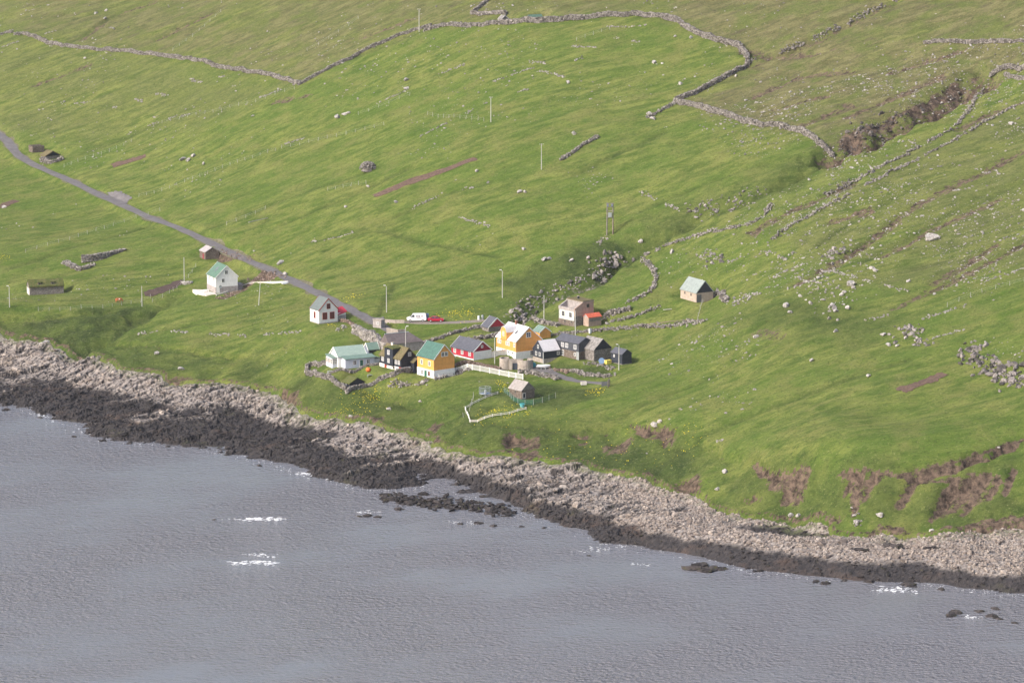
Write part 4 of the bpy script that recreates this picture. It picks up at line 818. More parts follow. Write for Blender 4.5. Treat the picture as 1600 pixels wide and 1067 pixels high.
# concrete tank with gate
s = SITES['tank']; r = empty('concrete_tank', s['p'] + np.array([*(s['u'] * 2.0 + s['v'] * 2.2), 0]), 0, 'round concrete tank walls with a blue-grey gate between them', 'tank')
def arc_wall(name, cx, cy, rad, a0, a1, z1, th=.3):
    m = MB(); k = 14; v = []
    for i in range(k + 1):
        a = R(a0 + (a1 - a0) * i / k)
        for rr in (rad, rad - th):
            for zz in (-1.4, z1): v.append((cx + rr * math.cos(a), cy + rr * math.sin(a), zz))
    f = []
    for i in range(k):
        o_ = 4 * i; f += [(o_, o_ + 4, o_ + 5, o_ + 1), (o_ + 2, o_ + 3, o_ + 7, o_ + 6), (o_ + 1, o_ + 5, o_ + 7, o_ + 3), (o_, o_ + 2, o_ + 6, o_ + 4)]
    f += [(0, 1, 3, 2), (4 * k, 4 * k + 2, 4 * k + 3, 4 * k + 1)]
    m.add(v, f); m.build(name, 'concrete', r, smooth=False)
arc_wall('curved_wall', -2.2, .4, 1.7, 60, 300, 2.9); arc_wall('curved_wall', 2.7, 0, 2.1, -170, 70, 2.6)
m = MB(); m.box(-1.4, -.55, -1.35, -1.05, -1.4, 2.5); m.build('pier', 'concrete', r); m = MB(); m.box(-.5, .75, -.9, -.78, -1., 1.7)
for k in range(7): m.box(-.45 + k * .17, -.35 + k * .17, -.96, -.9, -1., 1.75)
m.build('gate', 'blue_gate', r); m = MB(); m.box(-2.0, 2.2, 1.4, 1.7, -1, 2.4); m.build('back_wall', 'concrete', r)
# sheepfold huts at the top wall
r, A_, B_ = house('foldhut', 'stone_hut', 'tiny stone hut with pointed gable set into the sheepfold wall', 'hut', 'R', 1.0, 1.2, 'dry_stone', 'shingle_roof', None, 0, None, 'concrete_pale', .1, .1)
r, A_, B_ = house('greenhut', 'green_hut', 'low green-roofed hut behind the sheepfold wall', 'hut', 'L', .9, .8, 'dry_stone', 'green_roof', None, 0, None, None, .1, .1)
def conc_wall(pl, h_, label, mat='concrete'):
    c = line(pl); o = MB(); ctr = c[0]
    for a, bb in zip(c[:-1], c[1:]):
        d_ = (bb - a)[:2]; l = np.linalg.norm(d_); nx_, ny_ = -d_[1] / l * .15, d_[0] / l * .15; q0 = a - ctr; q1 = bb - ctr
        o.add([(q0[0]+nx_,q0[1]+ny_,q0[2]-1),(q1[0]+nx_,q1[1]+ny_,q1[2]-1),(q1[0]-nx_,q1[1]-ny_,q1[2]-1),(q0[0]-nx_,q0[1]-ny_,q0[2]-1),(q0[0]+nx_,q0[1]+ny_,q0[2]+h_),(q1[0]+nx_,q1[1]+ny_,q1[2]+h_),(q1[0]-nx_,q1[1]-ny_,q1[2]+h_),(q0[0]-nx_,q0[1]-ny_,q0[2]+h_)], [(3,2,1,0),(4,5,6,7),(0,1,5,4),(1,2,6,5),(2,3,7,6),(3,0,4,7)])
    ob = o.build('concrete_wall', mat); ob.location = [float(v) for v in ctr]; tag(ob, label, 'wall')
conc_wall([(604,522),(612,523),(622,525),(634,524)], 1.7, 'low concrete retaining wall beside the road behind the black house')
conc_wall([(602,504),(618,505),(632,505)], .9, 'short concrete kerb wall along the parking spur')
conc_wall([(338,462),(352,458),(372,450),(390,443),(412,442),(450,441)], .35, 'pale low concrete wall along the drive of the new white house', 'concrete_pale')

LAND = [('the lone barn', 1090, 465), ('the cairn', 575, 258), ('the transformer tower', 953, 360), ('the turf byre', 70, 455), ('the new white house', 345, 455), ('the small white house', 505, 500), ('the small turf hut', 76, 248),
        ('the sheepfold', 800, 34), ('the corner of the tall curving wall', 1165, 95), ('the wall bend above the ravine', 1056, 158), ('the bare upper ravine', 1390, 190), ('the upper fold', 1570, 112), ('the fissured crags', 1550, 575), ('the tilled plot in the big sloping field', 1440, 598),
        ('the scarred bank', 1340, 780), ('the long reddish tilled strip', 665, 278), ('the highest power pole', 655, 48), ('the power pole in the infield', 767, 190), ('the power pole by the short dark wall', 846, 263), ('the wall junction', 468, 133), ('the long upper wall', 220, 84),
        ('the lay-by', 190, 310), ('the reddish plot above the road', 200, 250), ('the black hut', 545, 606), ('the netted garden', 790, 645), ('the half-ruined house', 900, 510), ('the waterfall rocks', 955, 418), ('the walled lane', 1330, 300), ('the dark tilled plot', 255, 452), ('the level outfield wall', 1520, 66), ('the yellow house', 680, 590), ('the stony knoll', 1300, 400), ('the bare patch in the big sloping field', 1195, 522), ('the fence above the fissured crags', 1510, 470), ('the crag beside the tumbled row', 1425, 530), ('the white rocks on the rough pasture', 1290, 462), ('the garden wall below the yellow house', 650, 602), ('the leaning pole', 404, 475), ('the street lamp above the van', 604, 487), ('the street lamp by the stream rocks', 785, 463)]
LANDW = None
def whereabouts(p):
    global LANDW
    if LANDW is None: LANDW = [(n_, at(x_, y_)) for n_, x_, y_ in LAND]
    n_, q = min(LANDW, key=lambda a: (a[1][0] - p[0]) ** 2 + .5 * (a[1][1] - p[1]) ** 2); dz_ = p[2] - q[2]
    return ('uphill of ' if dz_ > 3 else 'downhill of ' if dz_ < -3 else 'level with ') + n_

# ------------------------------------------------------------------ dry stone walls: courses of separate rough stones
def stone_wall(name, pl, h0, thick, label, cat='stone wall', size=.29, gaps=0., mat='wall_stone', group=None, tumble=0., hs=None):
    if hs is None and h0 < 2.5: h0 *= .82; thick *= .74
    L = smooth_line(line(pl), .45, 1 if len(pl) > 2 else 0)
    L[:, 0] += .35 * fbm(L[:, 0] / 3, L[:, 1] / 3, 3); L[:, 1] += .45 * fbm(L[:, 0] / 3 + 9, L[:, 1] / 3, 4)
    d = np.gradient(L[:, :2], axis=0); d /= np.linalg.norm(d, axis=1)[:, None] + 1e-9; nr = np.stack([-d[:, 1], d[:, 0]], 1)
    pos = []; rot = []; sz = []
    tot = len(L)
    for i, p in enumerate(L):
        hh = h0 * (1 + .3 * float(fbm(np.array(i * .13), np.array(1.7), 6, 3))) if hs is None else np.interp(i / tot, np.linspace(0, 1, len(hs)), hs)
        if gaps and vn(np.array(i * .16), np.array(7.3), 9 + len(label)) < gaps: continue
        nc = max(1, int(round(hh / (size * .85))))
        zg = float(hz(p[0], p[1]))
        for c in range(nc):
            for sd in ((-1, 1) if thick > size else (0,)):
                if tumble and random.random() < tumble: continue
                batter = thick / 2 * (1 - .35 * c / max(nc, 1)); s_ = size * random.uniform(.6, 1.4)
                o = sd * batter * .62 + random.gauss(0, .1 + tumble * .5); x = p[0] + nr[i, 0] * o + random.gauss(0, .08 + tumble * .4); y = p[1] + nr[i, 1] * o + random.gauss(0, .08 + tumble * .4)
                pos.append((x, y, (zg if not tumble else float(hz(x, y))) + (c + .35) * hh / nc + random.gauss(0, .03))); rot.append(math.atan2(d[i, 1], d[i, 0]) + random.gauss(0, .35))
                sz.append((s_ * random.uniform(.6, .95), max(s_ * .55, thick * .3 if sd else thick * .5) * random.uniform(.8, 1.15), hh / nc * random.uniform(.42, .8)))
        if not tumble and thick > size: pos.append((p[0], p[1], zg + hh * .4)); rot.append(math.atan2(d[i, 1], d[i, 0])); sz.append((.3, thick * .14, hh * .33))
    if not pos: return
    pos = np.array(pos); sz = np.array(sz); rot = np.array(rot)
    v = CUBE[None] * (1 + RNG.normal(0, .16, (len(pos), 8, 3))) * sz[:, None]; v[..., 2] += 0
    tl = RNG.normal(0, .14 + tumble * .6, len(pos)); c_, s_ = np.cos(tl), np.sin(tl); xx = v[..., 0] * c_[:, None] - v[..., 2] * s_[:, None]; zz = v[..., 0] * s_[:, None] + v[..., 2] * c_[:, None]; v[..., 0] = xx; v[..., 2] = zz
    c_, s_ = np.cos(rot), np.sin(rot); xx = v[..., 0] * c_[:, None] - v[..., 1] * s_[:, None]; yy = v[..., 0] * s_[:, None] + v[..., 1] * c_[:, None]; v[..., 0] = xx; v[..., 1] = yy
    org = np.array([L[0, 0], L[0, 1], float(hz(L[0, 0], L[0, 1]))]); v += pos[:, None] - org
    f = CUBEF[None] + (np.arange(len(pos)) * 8)[:, None, None]
    rt = empty(name, org, 0, label, cat, group); tag(np_mesh('stones', v.reshape(-1, 3), f.reshape(-1, 4), mat, rt), kind='stuff')
    return rt
W = stone_wall
W('stone_wall', [(38,54),(60,62),(80,70),(115,75),(150,79),(220,84),(300,93),(380,111),(440,123),(468,133)], 1.4, 1.2, 'long dry stone wall descending gently across the upper pasture to a junction')
W('stone_wall', [(-20,60),(0,56),(14,50),(24,56),(36,53)], 1.0, 1.0, 'ruined outer end of the long upper wall', gaps=.15, tumble=.3)
W('stone_wall', [(1170,100),(1200,90),(1235,78),(1262,66),(1300,48),(1330,34),(1350,24),(1385,8),(1410,-6)], .8, .8, 'stones lining the small stream that climbs from the wall corner', gaps=.3, tumble=.4)
W('stone_wall', [(468,133),(520,105),(580,75),(640,50),(672,42)], 1.3, .9, 'straight dry stone wall climbing from the junction toward the sheepfold')
W('stone_wall', [(664,48),(700,40),(730,42),(760,40),(785,38)], 1.3, 1.4, 'broken stone wall joining the sheepfold on its low side', tumble=.12)
W('stone_wall', [(737,22),(752,11),(770,-4)], 1.5, .9, 'short stone wall running uphill above the sheepfold')
W('stone_wall', [(738,23),(765,23),(790,24)], 1.5, 1.0, 'upper stone wall closing the top of the sheepfold pen')
W('stone_wall', [(782,37),(830,36),(870,34),(915,30),(960,26),(1000,24),(1030,27),(1050,33),(1070,43),(1085,52),(1110,62),(1140,69),(1158,78),(1168,90),(1168,104)], 2.0, 1.3, 'tall curving dry stone wall enclosing the bright infield from above')
W('stone_wall', [(1166,104),(1150,114),(1125,127),(1100,140),(1075,152),(1056,158)], 1.7, 1.1, 'dark shaded stone wall dropping along the stream gap')
W('stone_wall', [(1054,160),(1090,168),(1130,180),(1160,192),(1185,199),(1220,197),(1250,207),(1270,217),(1285,230),(1302,246)], 1.9, 1.2, 'stone wall bending across the slope down to the ravine')
W('stone_wall', [(1055,162),(1035,172),(1012,184)], .9, .9, 'tumbled stone wall end below the wall corner', tumble=.3)
W('stone_wall', [(1445,68),(1480,67),(1520,68),(1560,66),(1640,66)], 1.3, 1.0, 'level pale stone wall on the brown outfield')
W('stone_wall', [(1548,122),(1558,113),(1580,107),(1640,106)], 1.8, 1.3, 'thick stone wall of the upper fold beside the ravine head')
W('stone_wall', [(1570,118),(1585,124),(1640,130)], 1.3, 1.0, 'second stone wall of the upper fold, parallel to the thick one', gaps=.1)
W('stone_wall', [(1546,124),(1530,146),(1520,165),(1500,190),(1490,202),(1470,212),(1440,228),(1400,250),(1360,270),(1320,292),(1290,305)], .7, .7, 'rough stone wall following the ravine edge downhill from the upper fold', gaps=.16, tumble=.35)
W('stone_wall', [(1640,130),(1560,180),(1500,215),(1440,246),(1390,270),(1340,297),(1280,330),(1240,350),(1205,376)], .6, .7, 'rough stone wall running downhill beside the old lane', gaps=.22, tumble=.38)
W('stone_wall', [(1203,318),(1200,330),(1185,346),(1160,354),(1120,362),(1075,373),(1035,386),(1004,402)], .8, .6, 'thin curving stone wall below the ravine wall', gaps=.28, tumble=.35)
W('stone_wall', [(1004,404),(1015,415),(1024,428),(1024,445),(1018,455),(1000,466),(980,474)], .9, .8, 'curving stone wall above the half-ruined house, ending near the lone barn', gaps=.2, tumble=.35)
W('stone_wall', [(945,497),(962,491),(983,484)], 1.3, 1.6, 'thick heap-like stone wall beside the red-roofed annex', tumble=.1)
W('stone_wall', [(949,506),(968,501),(985,497),(1010,487),(1030,480)], .8, .7, 'thin stone wall behind the farm track', gaps=.25, tumble=.35)
W('stone_wall', [(862,524),(890,522),(913,519),(940,517),(980,514),(1010,510),(1060,505),(1100,502)], .8, .8, 'long low stone wall along the lower edge of the farm track', gaps=.18, tumble=.3)
W('stone_wall', [(820,507),(845,506),(872,510)], 1.1, 1.0, 'rubble stone wall between the stream and the half-ruined house', tumble=.15)
W('stone_wall', [(513,585),(540,582),(564,576),(594,570)], .75, .6, 'inner garden stone wall below the pale blue house', gaps=0)
W('stone_wall', [(509,571),(494,569),(484,572),(479,579),(485,587),(500,591),(518,595),(528,600),(540,610)], 1.5, .9, 'rounded outer garden wall curving below the pale blue house')
W('stone_wall', [(542,614),(564,606),(584,600),(604,592),(620,586),(644,581)], 1.3, .9, 'straight garden wall from the black hut up to the black house')
W('stone_wall', [(604,601),(640,602),(662,600),(690,592),(710,586),(738,578)], .7, .8, 'low broken row of white stones below the yellow house', gaps=.2, tumble=.3)
W('stone_wall', [(532,501),(545,506),(555,513)], 1.1, .6, 'short parapet wall by the small white house', mat='rubble_brown')
W('retaining_wall', [(554,520),(566,527),(580,534),(594,541),(606,550)], 2.9, 1.2, 'high stone retaining wall holding up the road above the green-roofed shed', size=.34, mat='field_stone', hs=[2.3, 2.7, 2.9, 2.7, 2.4])
W('stone_wall', [(655,539),(675,533),(696,526),(720,518),(752,512)], .9, .9, 'white stone wall slanting up behind the red house', tumble=.15)
W('stone_wall', [(736,531),(752,529),(772,526),(782,522)], 1.0, 1.4, 'heap of wall stones under the red-gabled shed', tumble=.25)
W('stone_wall', [(712,572),(740,570),(765,575),(782,579)], 1.1, .9, 'brown stone wall below the red house garden', mat='rubble_brown')
W('stone_wall', [(690,590),(700,586),(712,583),(722,580)], 1.1, .9, 'stone wall carrying the white fence beside the yellow house')
W('stone_wall', [(913,569),(930,569),(944,572),(958,578)], .6, .7, 'low stone edging in front of the stone barn', tumble=.25)
W('stone_wall', [(893,580),(905,584),(922,587),(940,589),(960,587)], 1.0, 1.0, 'stone wall along the upper side of the village lane', tumble=.12)
W('stone_wall', [(811,582),(828,582),(850,587),(872,593)], 1.0, 1.3, 'rubble bank of stones below the yard with the dinghy', tumble=.2)
W('stone_wall', [(860,577),(876,578),(890,581)], .7, .9, 'small rubble heap wall beside the dinghy', mat='rubble_brown', tumble=.3)
W('ruin_wall', [(129,410),(150,408),(172,399),(196,391)], 2, 1.1, 'tapering stone ruin wall standing alone in the lower field', 'ruin', hs=[2.2, 2.0, 1.2, .5])
W('ruin_wall', [(101,412),(112,417),(124,423),(136,420),(146,415)], 1, 1.3, 'collapsed curved stone ruin in front of the tapering one', 'ruin', hs=[.9, 1.1, 1.0, .7], tumble=.1)
W('stone_wall', [(64,250),(72,255),(84,255),(96,250)], 1.2, 1.5, 'stone terrace under the small turf hut', tumble=.1)
W('stone_wall', [(875,251),(895,240),(912,226),(934,215)], 1.0, .9, 'short dark stone wall on the bright hillside below the power poles', tumble=.1)
W('stone_wall', [(1110,466),(1120,458),(1128,462),(1135,472)], 1.0, 1.6, 'heap of stones at the back of the lone barn', tumble=.25)
ROWS = [[(648,218),(710,188),(765,159)],[(841,112),(887,123)],[(823,96),(853,99)],[(875,71),(931,75)],[(580,164),(635,143)],[(667,125),(726,101)],[(440,227),(482,214)],[(640,330),(667,313),(700,302),(765,284)],[(895,97),(911,88)],
        [(480,375),(506,379),(571,356)],[(720,340),(766,354)],[(241,183),(294,180)],[(387,159),(462,132)],[(117,162),(150,160)],[(294,123),(316,129)],[(336,120),(354,120)],[(57,170),(75,176)],[(240,146),(261,149)],[(210,155),(226,160)],[(172,168),(189,171)],
        [(1138,412),(1183,392),(1229,406)],[(1377,219),(1435,231)],[(1460,309),(1517,293)],[(1414,334),(1445,338)],[(1192,441),(1258,410),(1282,418),(1324,431),(1394,451),(1445,462)],[(1241,433),(1282,443)],[(1344,501),(1390,493)],[(1443,534),(1517,513)],[(1431,503),(1513,476)],
        [(200,520),(340,522),(480,519)],[(940,42),(1010,40)],[(960,60),(1000,66)],[(805,146),(826,140)],[(1500,262),(1560,268)],[(1540,440),(1600,420)],[(1180,430),(1240,395)],[(0,75),(40,62),(90,48)],[(770,128),(840,105)],[(1000,300),(1060,330)],[(200,210),(250,190)],[(1120,690),(1150,684)]]
for i, rw in enumerate(ROWS):
    W('stone_row', rw, .3, .45, ('short' if len(rw) == 2 and abs(rw[0][0] - rw[1][0]) < 45 else 'long') + ' broken row of loose pale stones ' + whereabouts(at(*rw[len(rw) // 2])).replace('the power pole by the short dark wall', 'the lowest power pole'), 'stone row', size=.27, gaps=.45, mat='field_stone', group='old stone rows on the hillside', tumble=.3)
# domed cairn
p = at(575, 264); r = empty('cairn', p, 0, 'domed cairn of piled grey stones alone on the hillside', 'cairn'); q_ = []
for k in range(420):
    a = random.uniform(0, 6.283); e = random.uniform(0, 1) ** .7 * 1.45; q_.append((2.5 * math.cos(a) * math.cos(e), 2.5 * math.sin(a) * math.cos(e), 2.2 * math.sin(e) - .1))
scatter('piled_stones', q_, RNG.uniform(.22, .42, 420), 'wall_stone', r); m = MB(); m.tube((0, 0, -.6), (0, 0, 1.7), 2.2, .9, 10); m.build('core', 'dry_stone', r)

# ------------------------------------------------------------------ boulders and outcrops
BOULD = [(1457,374,2.0),(1181,528,.9),(1330,446,1.5),(1388,540,.9),(1402,541,.7),(1338,818,1.0),(1374,806,1.0),(1236,806,.8),(1247,806,.7),(1455,830,.8),(1228,479,1.1),(1234,489,.8),(1132,738,.8),(1121,765,.7),(1250,464,.8),(1266,475,.9),(1315,462,1.0),(1300,478,1.0),(1305,487,.9),
         (1380,524,.9),(1306,518,.7),(1325,482,.8),(1268,564,.7),(1357,588,.7),(1460,460,.6),(1420,440,.7),(1368,424,.8),(1362,420,.7),(1050,395,1.0),(1001,379,1.1),(1014,179,1.2),(1020,187,1.0),(1063,132,.8),(1080,60,.8),(1022,99,.9),(1055,58,.6),
         (635,126,1.1),(636,140,1.0),(527,184,1.2),(538,180,1.1),(545,178,.8),(575,292,.6),(619,317,.8),(540,324,.7),(745,268,.8),(812,301,.9),(820,301,.8),(897,210,1.0),(888,130,.9),(850,407,1.0),(858,405,.7),(818,390,.8),(893,408,.8),(286,250,1.3),(294,252,1.1),(302,245,1.0),(318,257,.8),(150,22,.9),(166,18,.9),(164,30,.8),(178,46,.7),
         (292,444,1.2),(298,443,.8),(70,543,2.1),(245,553,.9),(283,577,.9),(187,580,.6),(7,325,.9),(133,92,.7),(437,413,.9),(440,410,.8),(445,429,.9),(397,393,.5),(395,182,.6),(100,160,.6),(1150,120,.7),(1235,145,.6),(1165,158,.7),(1428,152,.6),(1580,195,.8),(1475,90,.5),(1600,330,.8),
         (660,598,.7),(608,640,.7),(656,628,.6),(547,651,.5),(1560,700,.4),(1022,665,1.0),(1030,660,.9),(1160,640,.5)]
for i, (x, y, s_) in enumerate(BOULD):
    p = at(x, y); o = scatter('boulder', [(0, 0, s_ * .3)], [s_], 'field_stone', hi=True, flat=(.55, .85), stretch=(1., 1.35)); o.location = [float(v) for v in p]
    tag(o, ('large' if s_ > 1.15 else 'small' if s_ < .75 else 'middling') + ' pale boulder in the grass ' + whereabouts(p), 'boulder', 'boulders on the hillside')
def outcrop(pl, k, s0, s1, spread, label, mat='outcrop_rock', up=.25):
    c = dens(line(pl), 1.0); ctr = c[0].copy(); q_ = []; sz = []
    for _ in range(int(k * 1.7)):
        b_ = c[random.randrange(len(c))]; x = b_[0] + random.gauss(0, spread); y = b_[1] + random.gauss(0, spread * 1.1); s_ = (s0 + (s1 - s0) * random.random() ** 3) * .72
        q_.append((x - ctr[0], y - ctr[1], float(hz(x, y)) + s_ * up - ctr[2])); sz.append(s_)
    rt = empty('rock_outcrop', ctr, 0, label, 'rocks'); tag(scatter('rocks', q_, sz, mat, rt, hi=True, flat=(.5, 1.1), tilt=.6), kind='stuff'); return rt
outcrop([(802,500),(818,486),(832,474)], 46, .4, 1.2, 1.1, 'jumble of grey rocks where the stream reaches the village')
outcrop([(835,472),(860,458),(880,448)], 34, .35, 1.0, .9, 'rocks lining the middle of the stream gully above the village')
outcrop([(895,445),(912,438)], 22, .4, .9, 1.0, 'small cluster of pale rocks in the stream gully')
outcrop([(932,432),(948,420),(965,408),(978,415)], 44, .5, 1.6, 1.4, 'steep rock face of the small waterfall above the village', up=.45)
outcrop([(1085,325),(1120,322)], 34, .4, 1.0, 1.4, 'rocky scar in the bank of the green ravine')
outcrop([(1140,322),(1165,310),(1190,298)], 30, .4, .9, 1.3, 'second rocky scar along the green ravine')
outcrop([(1345,212),(1365,200),(1390,192),(1415,182)], 60, .4, 1.2, 2.0, 'dark rocky cliff in the bare upper ravine', 'dark_rock', .25)
outcrop([(1310,235),(1330,225)], 18, .3, .7, 1.6, 'crumbling rock at the foot of the bare upper ravine', 'dark_rock')
outcrop([(1470,150),(1500,138),(1515,132)], 20, .3, .8, 1.6, 'broken rocks at the head of the bare upper ravine')
outcrop([(1512,545),(1525,560),(1545,575)], 40, .7, 1.8, 1.8, 'upper crag of fissured grey rock at the field edge', 'crag_rock', .12)
outcrop([(1555,572),(1575,585),(1590,600)], 48, .8, 2.0, 1.9, 'lower crag of fissured grey rock at the field edge', 'crag_rock', .12)
outcrop([(1412,515),(1425,530),(1440,540)], 36, .5, 1.3, 1.8, 'fissured crag beside a tumbled stone row')
outcrop([(1290,400),(1320,395)], 34, .4, 1.1, 1.8, 'stony knoll with white rocks in the rough pasture')
outcrop([(1100,400),(1120,410)], 26, .4, 1.0, 1.4, 'low rock band just above the lone barn')
outcrop([(1160,462),(1172,468),(1145,470)], 30, .4, 1.0, 1.6, 'scattered white rocks uphill from the lone barn', 'field_stone')
outcrop([(1255,435),(1290,450),(1310,470),(1290,490)], 60, .3, 1.0, 3.0, 'wide scatter of white rocks on the rough pasture', 'field_stone')
outcrop([(950,370),(935,378)], 10, .3, .8, .8, 'few stones at the foot of the transformer')
outcrop([(1325,800),(1345,812)], 8, .4, 1.0, .8, 'white rocks at the foot of the scarred bank', 'field_stone')
outcrop([(535,512),(528,516)], 14, .3, .7, .7, 'small stone pile in the grass below the small white house', 'field_stone')
outcrop([(345,395),(370,400),(392,406)], 120, .2, .5, 1.4, 'long heap of brown rubble below the road', 'rubble_brown')
outcrop([(385,446),(400,438),(420,428),(430,434)], 170, .2, .65, 1.5, 'heap of reddish excavated earth and stones beside the drive', 'rubble_brown')
outcrop([(340,466),(360,460),(380,450)], 90, .2, .5, .8, 'brown rubble bank under the drive wall', 'rubble_brown')

# loose small stones in the turf: more of them on the rough pasture and the outfield
def loose(nn, box, s0, s1, clump, seed):
    r_ = np.random.default_rng(seed); out = []; sz = []
    X = r_.uniform(box[0], box[1], nn * 8); Y = r_.uniform(box[2], box[3], nn * 8)
    dn = fbm(X / 24, Y / 32, 121, 4) * 1.7 + clump(X, Y); ok = r_.uniform(0, 1, nn * 8) < np.clip(dn, 0, 1); X, Y = X[ok][:nn], Y[ok][:nn]
    i = np.clip(((X - xs[0]) / .7).astype(int), 0, len(xs) - 1); j = np.clip(np.searchsorted(ys, Y), 0, len(ys) - 1); ok = (quiet[j, i] < .2) & (hz(X, Y) > 8); X, Y = X[ok], Y[ok]
    s_ = s0 + (s1 - s0) * r_.uniform(0, 1, len(X)) ** 4
    return np.stack([X, Y, hz(X, Y) + s_ * .15], 1), s_
a1, s1 = loose(7000, (-230, 210, 1090, 1460), .10, .55, lambda X, Y: .06 + 0 * X, 1)
a2, s2 = loose(9000, (20, 180, 890, 1120), .13, .6, lambda X, Y: -.1 + .75 * sstep(30, 90, X) * sstep(930, 985, Y), 2)
a3, s3 = loose(1500, (-180, 60, 960, 1150), .08, .34, lambda X, Y: -.12 + 0 * X, 3)
tag(scatter('field_stones', np.vstack([a1, a2, a3]), np.concatenate([s1, s2, s3]), 'field_stone'), 'loose pale stones scattered through the hillside grass', 'stones', kind='stuff')

# shore boulders and cobbles
def pick(nn, m, s0, s1, p_, seed):
    r_ = np.random.default_rng(seed); k = r_.choice(np.flatnonzero(m), nn); s_ = s0 + (s1 - s0) * r_.uniform(0, 1, nn) ** p_
    return np.stack([SHX[k] + r_.normal(0, .2, nn), SHY[k] + r_.normal(0, .2, nn), SHZ[k] + s_ * .22], 1), s_
vis = (np.abs(SHX) < .150 * SHY)
pa, sa_ = pick(9500, vis & (SHdark < .35) & (SHcob > .4) & (SHdG > .5), .16, .62, 2.2, 11); pb, sb_ = pick(2200, vis & (SHdark < .35) & (SHcob < .4) & (SHdG > .8), .15, .55, 2.5, 12)
tag(scatter('beach_cobbles', np.vstack([pa, pb]), np.concatenate([sa_, sb_]), 'beach_pale'), 'pale beige cobbles and blocks covering the upper beach', 'cobbles', kind='stuff')
pa, sa_ = pick(3600, vis & (SHdark > .6) & (SHZ > -.25), .2, .8, 3.0, 13)
tag(scatter('tidal_rocks', pa, sa_, 'beach_dark', tilt=.25, flat=(.22, .45)), 'black wet boulders along the tide line', 'rocks', kind='stuff')
pa, sa_ = pick(260, vis & (SHdark < .3) & (SHdG > 1.5), .5, 1.1, 2.2, 14)
tag(scatter('shore_blocks', pa, sa_, 'beach_pale', hi=True, tilt=.4), 'large pale blocks strewn over the shore', 'rocks', kind='stuff')
SK = [(10,640,1.6),(68,647,1.2),(62,652,1.0),(95,652,1.5),(125,650,1.6),(122,657,1.0),(150,668,1.3),(165,676,1.6),(178,681,2.0),(195,683,2.0),(160,688,1.4),(116,682,1.0),(202,692,1.1),(136,666,1.2),(262,697,.9),(405,727,1.0),(575,805,1.8),(590,807,1.4),(560,806,1.0),(622,795,1.6),(748,817,1.4),(720,818,1.2),(772,821,1.3),(850,824,1.0),(815,822,1.0),
      (1085,889,2.6),(1105,890,3.0),(1125,888,2.2),(1098,882,2.4),(1185,891,1.6),(1275,908,1.5),(1290,911,1.7),(1320,906,1.2),(1420,913,2.2),(1360,909,1.6),(1485,961,1.9),(1495,957,2.2),(1530,954,1.4),(1550,962,1.8),(1560,966,1.3),(1555,950,1.2),(1470,920,1.4),(1585,972,1.0),(335,811,.8),(920,867,.7),(1180,880,1.5),(1345,882,2.4),(1395,878,2.6),(1460,882,2.4)]
for x, y, s_ in SK:
    px_, py_ = at_z(x, y, .1); z_ = max(0., float(shore_z(px_, py_))) if y < 925 else 0.
    q_ = [(random.uniform(-.5, .5) * s_, random.uniform(-.5, .5) * s_, random.uniform(-.15, .1) * s_ * .3) for _ in range(5)]; q_[0] = (0, 0, 0)
    o = scatter('skerry', q_, [s_ * .8] + [s_ * random.uniform(.4, .65) for _ in range(4)], 'beach_dark', hi=True, flat=(.28, .5), tilt=.2); o.location = (float(px_), float(py_), z_)
    tag(o, ('broad' if s_ > 1.7 else 'narrow' if s_ < 1.2 else 'low') + ' black rock breaking the sea ' + ('off the shore below the turf byre' if x < 300 else 'off the rounded garden wall' if x < 500 else 'near the long black reef' if x < 900 else 'off the cobble beach' if x < 1300 else 'off the scarred bank' if y < 930 else 'in the outlying cluster beyond the scarred bank'), 'rock', 'black rocks off the shore')
# reef and surf
REEF = [(600,777),(650,782),(700,786),(760,792),(800,797)]; c = dens(np.array([(*at_z(x, y, .3), .3) for x, y in REEF]), .5); q_ = []; sz = []
for _ in range(330):
    b_ = c[random.randrange(len(c))]; s_ = random.uniform(.35, 1.3); q_.append((b_[0] - c[0, 0] + random.gauss(0, 1.2), b_[1] - c[0, 1] + random.gauss(0, 3.0), random.uniform(-.1, .4))); sz.append(s_)
rt = empty('black_reef', (c[0, 0], c[0, 1], 0), 0, 'long black reef of seaweed rock lying beyond the tidal inlet', 'reef'); tag(scatter('rocks', q_, sz, 'beach_dark', rt, hi=True, flat=(.25, .45)), kind='stuff')
fp = []; fs = []
def foam(pl, k, sx_, sy_, s_=.35):
    c = dens(np.array([(*at_z(x, y, 0), 0) for x, y in pl]), .5)
    for _ in range(k):
        b_ = c[random.randrange(len(c))]; fp.append((b_[0] + random.gauss(0, sx_), b_[1] + random.gauss(0, sy_), .03)); fs.append(random.uniform(.08, 1) ** 1.5 * s_)
foam([(385,811),(437,811)], 150, .5, .9, .55); foam([(350,811),(390,811)], 30, .5, .6, .3); foam([(367,879),(425,879)], 160, .5, 1.0, .55); foam([(390,866),(425,868)], 70, .6, .8, .4); foam([(470,739),(500,741)], 120, .7, 1.0, .45)
foam([(905,861),(970,853)], 70, 1.0, 1.2, .35); foam([(990,881),(1010,882)], 25, .5, .6, .35); foam([(1375,921),(1420,922)], 140, .9, 1.4, .45); foam([(1505,963),(1525,965)], 40, .7, .8, .35); foam([(50,646),(70,650)], 40, .9, 1.0, .35); foam([(555,800),(590,800)], 50, .8, 1., .35)
foam([(700,815),(760,818)], 50, .8, .8, .3); foam([(60,648),(160,690)], 60, 1.5, 2.0, .25)
for (x0, y0), (x1, y1) in zip(WATER[2:-2], WATER[3:-2]): foam([(x0, y0 + 3), (x1, y1 + 3)], random.choice((8, 20, 45)), .8, 1.8, .24)
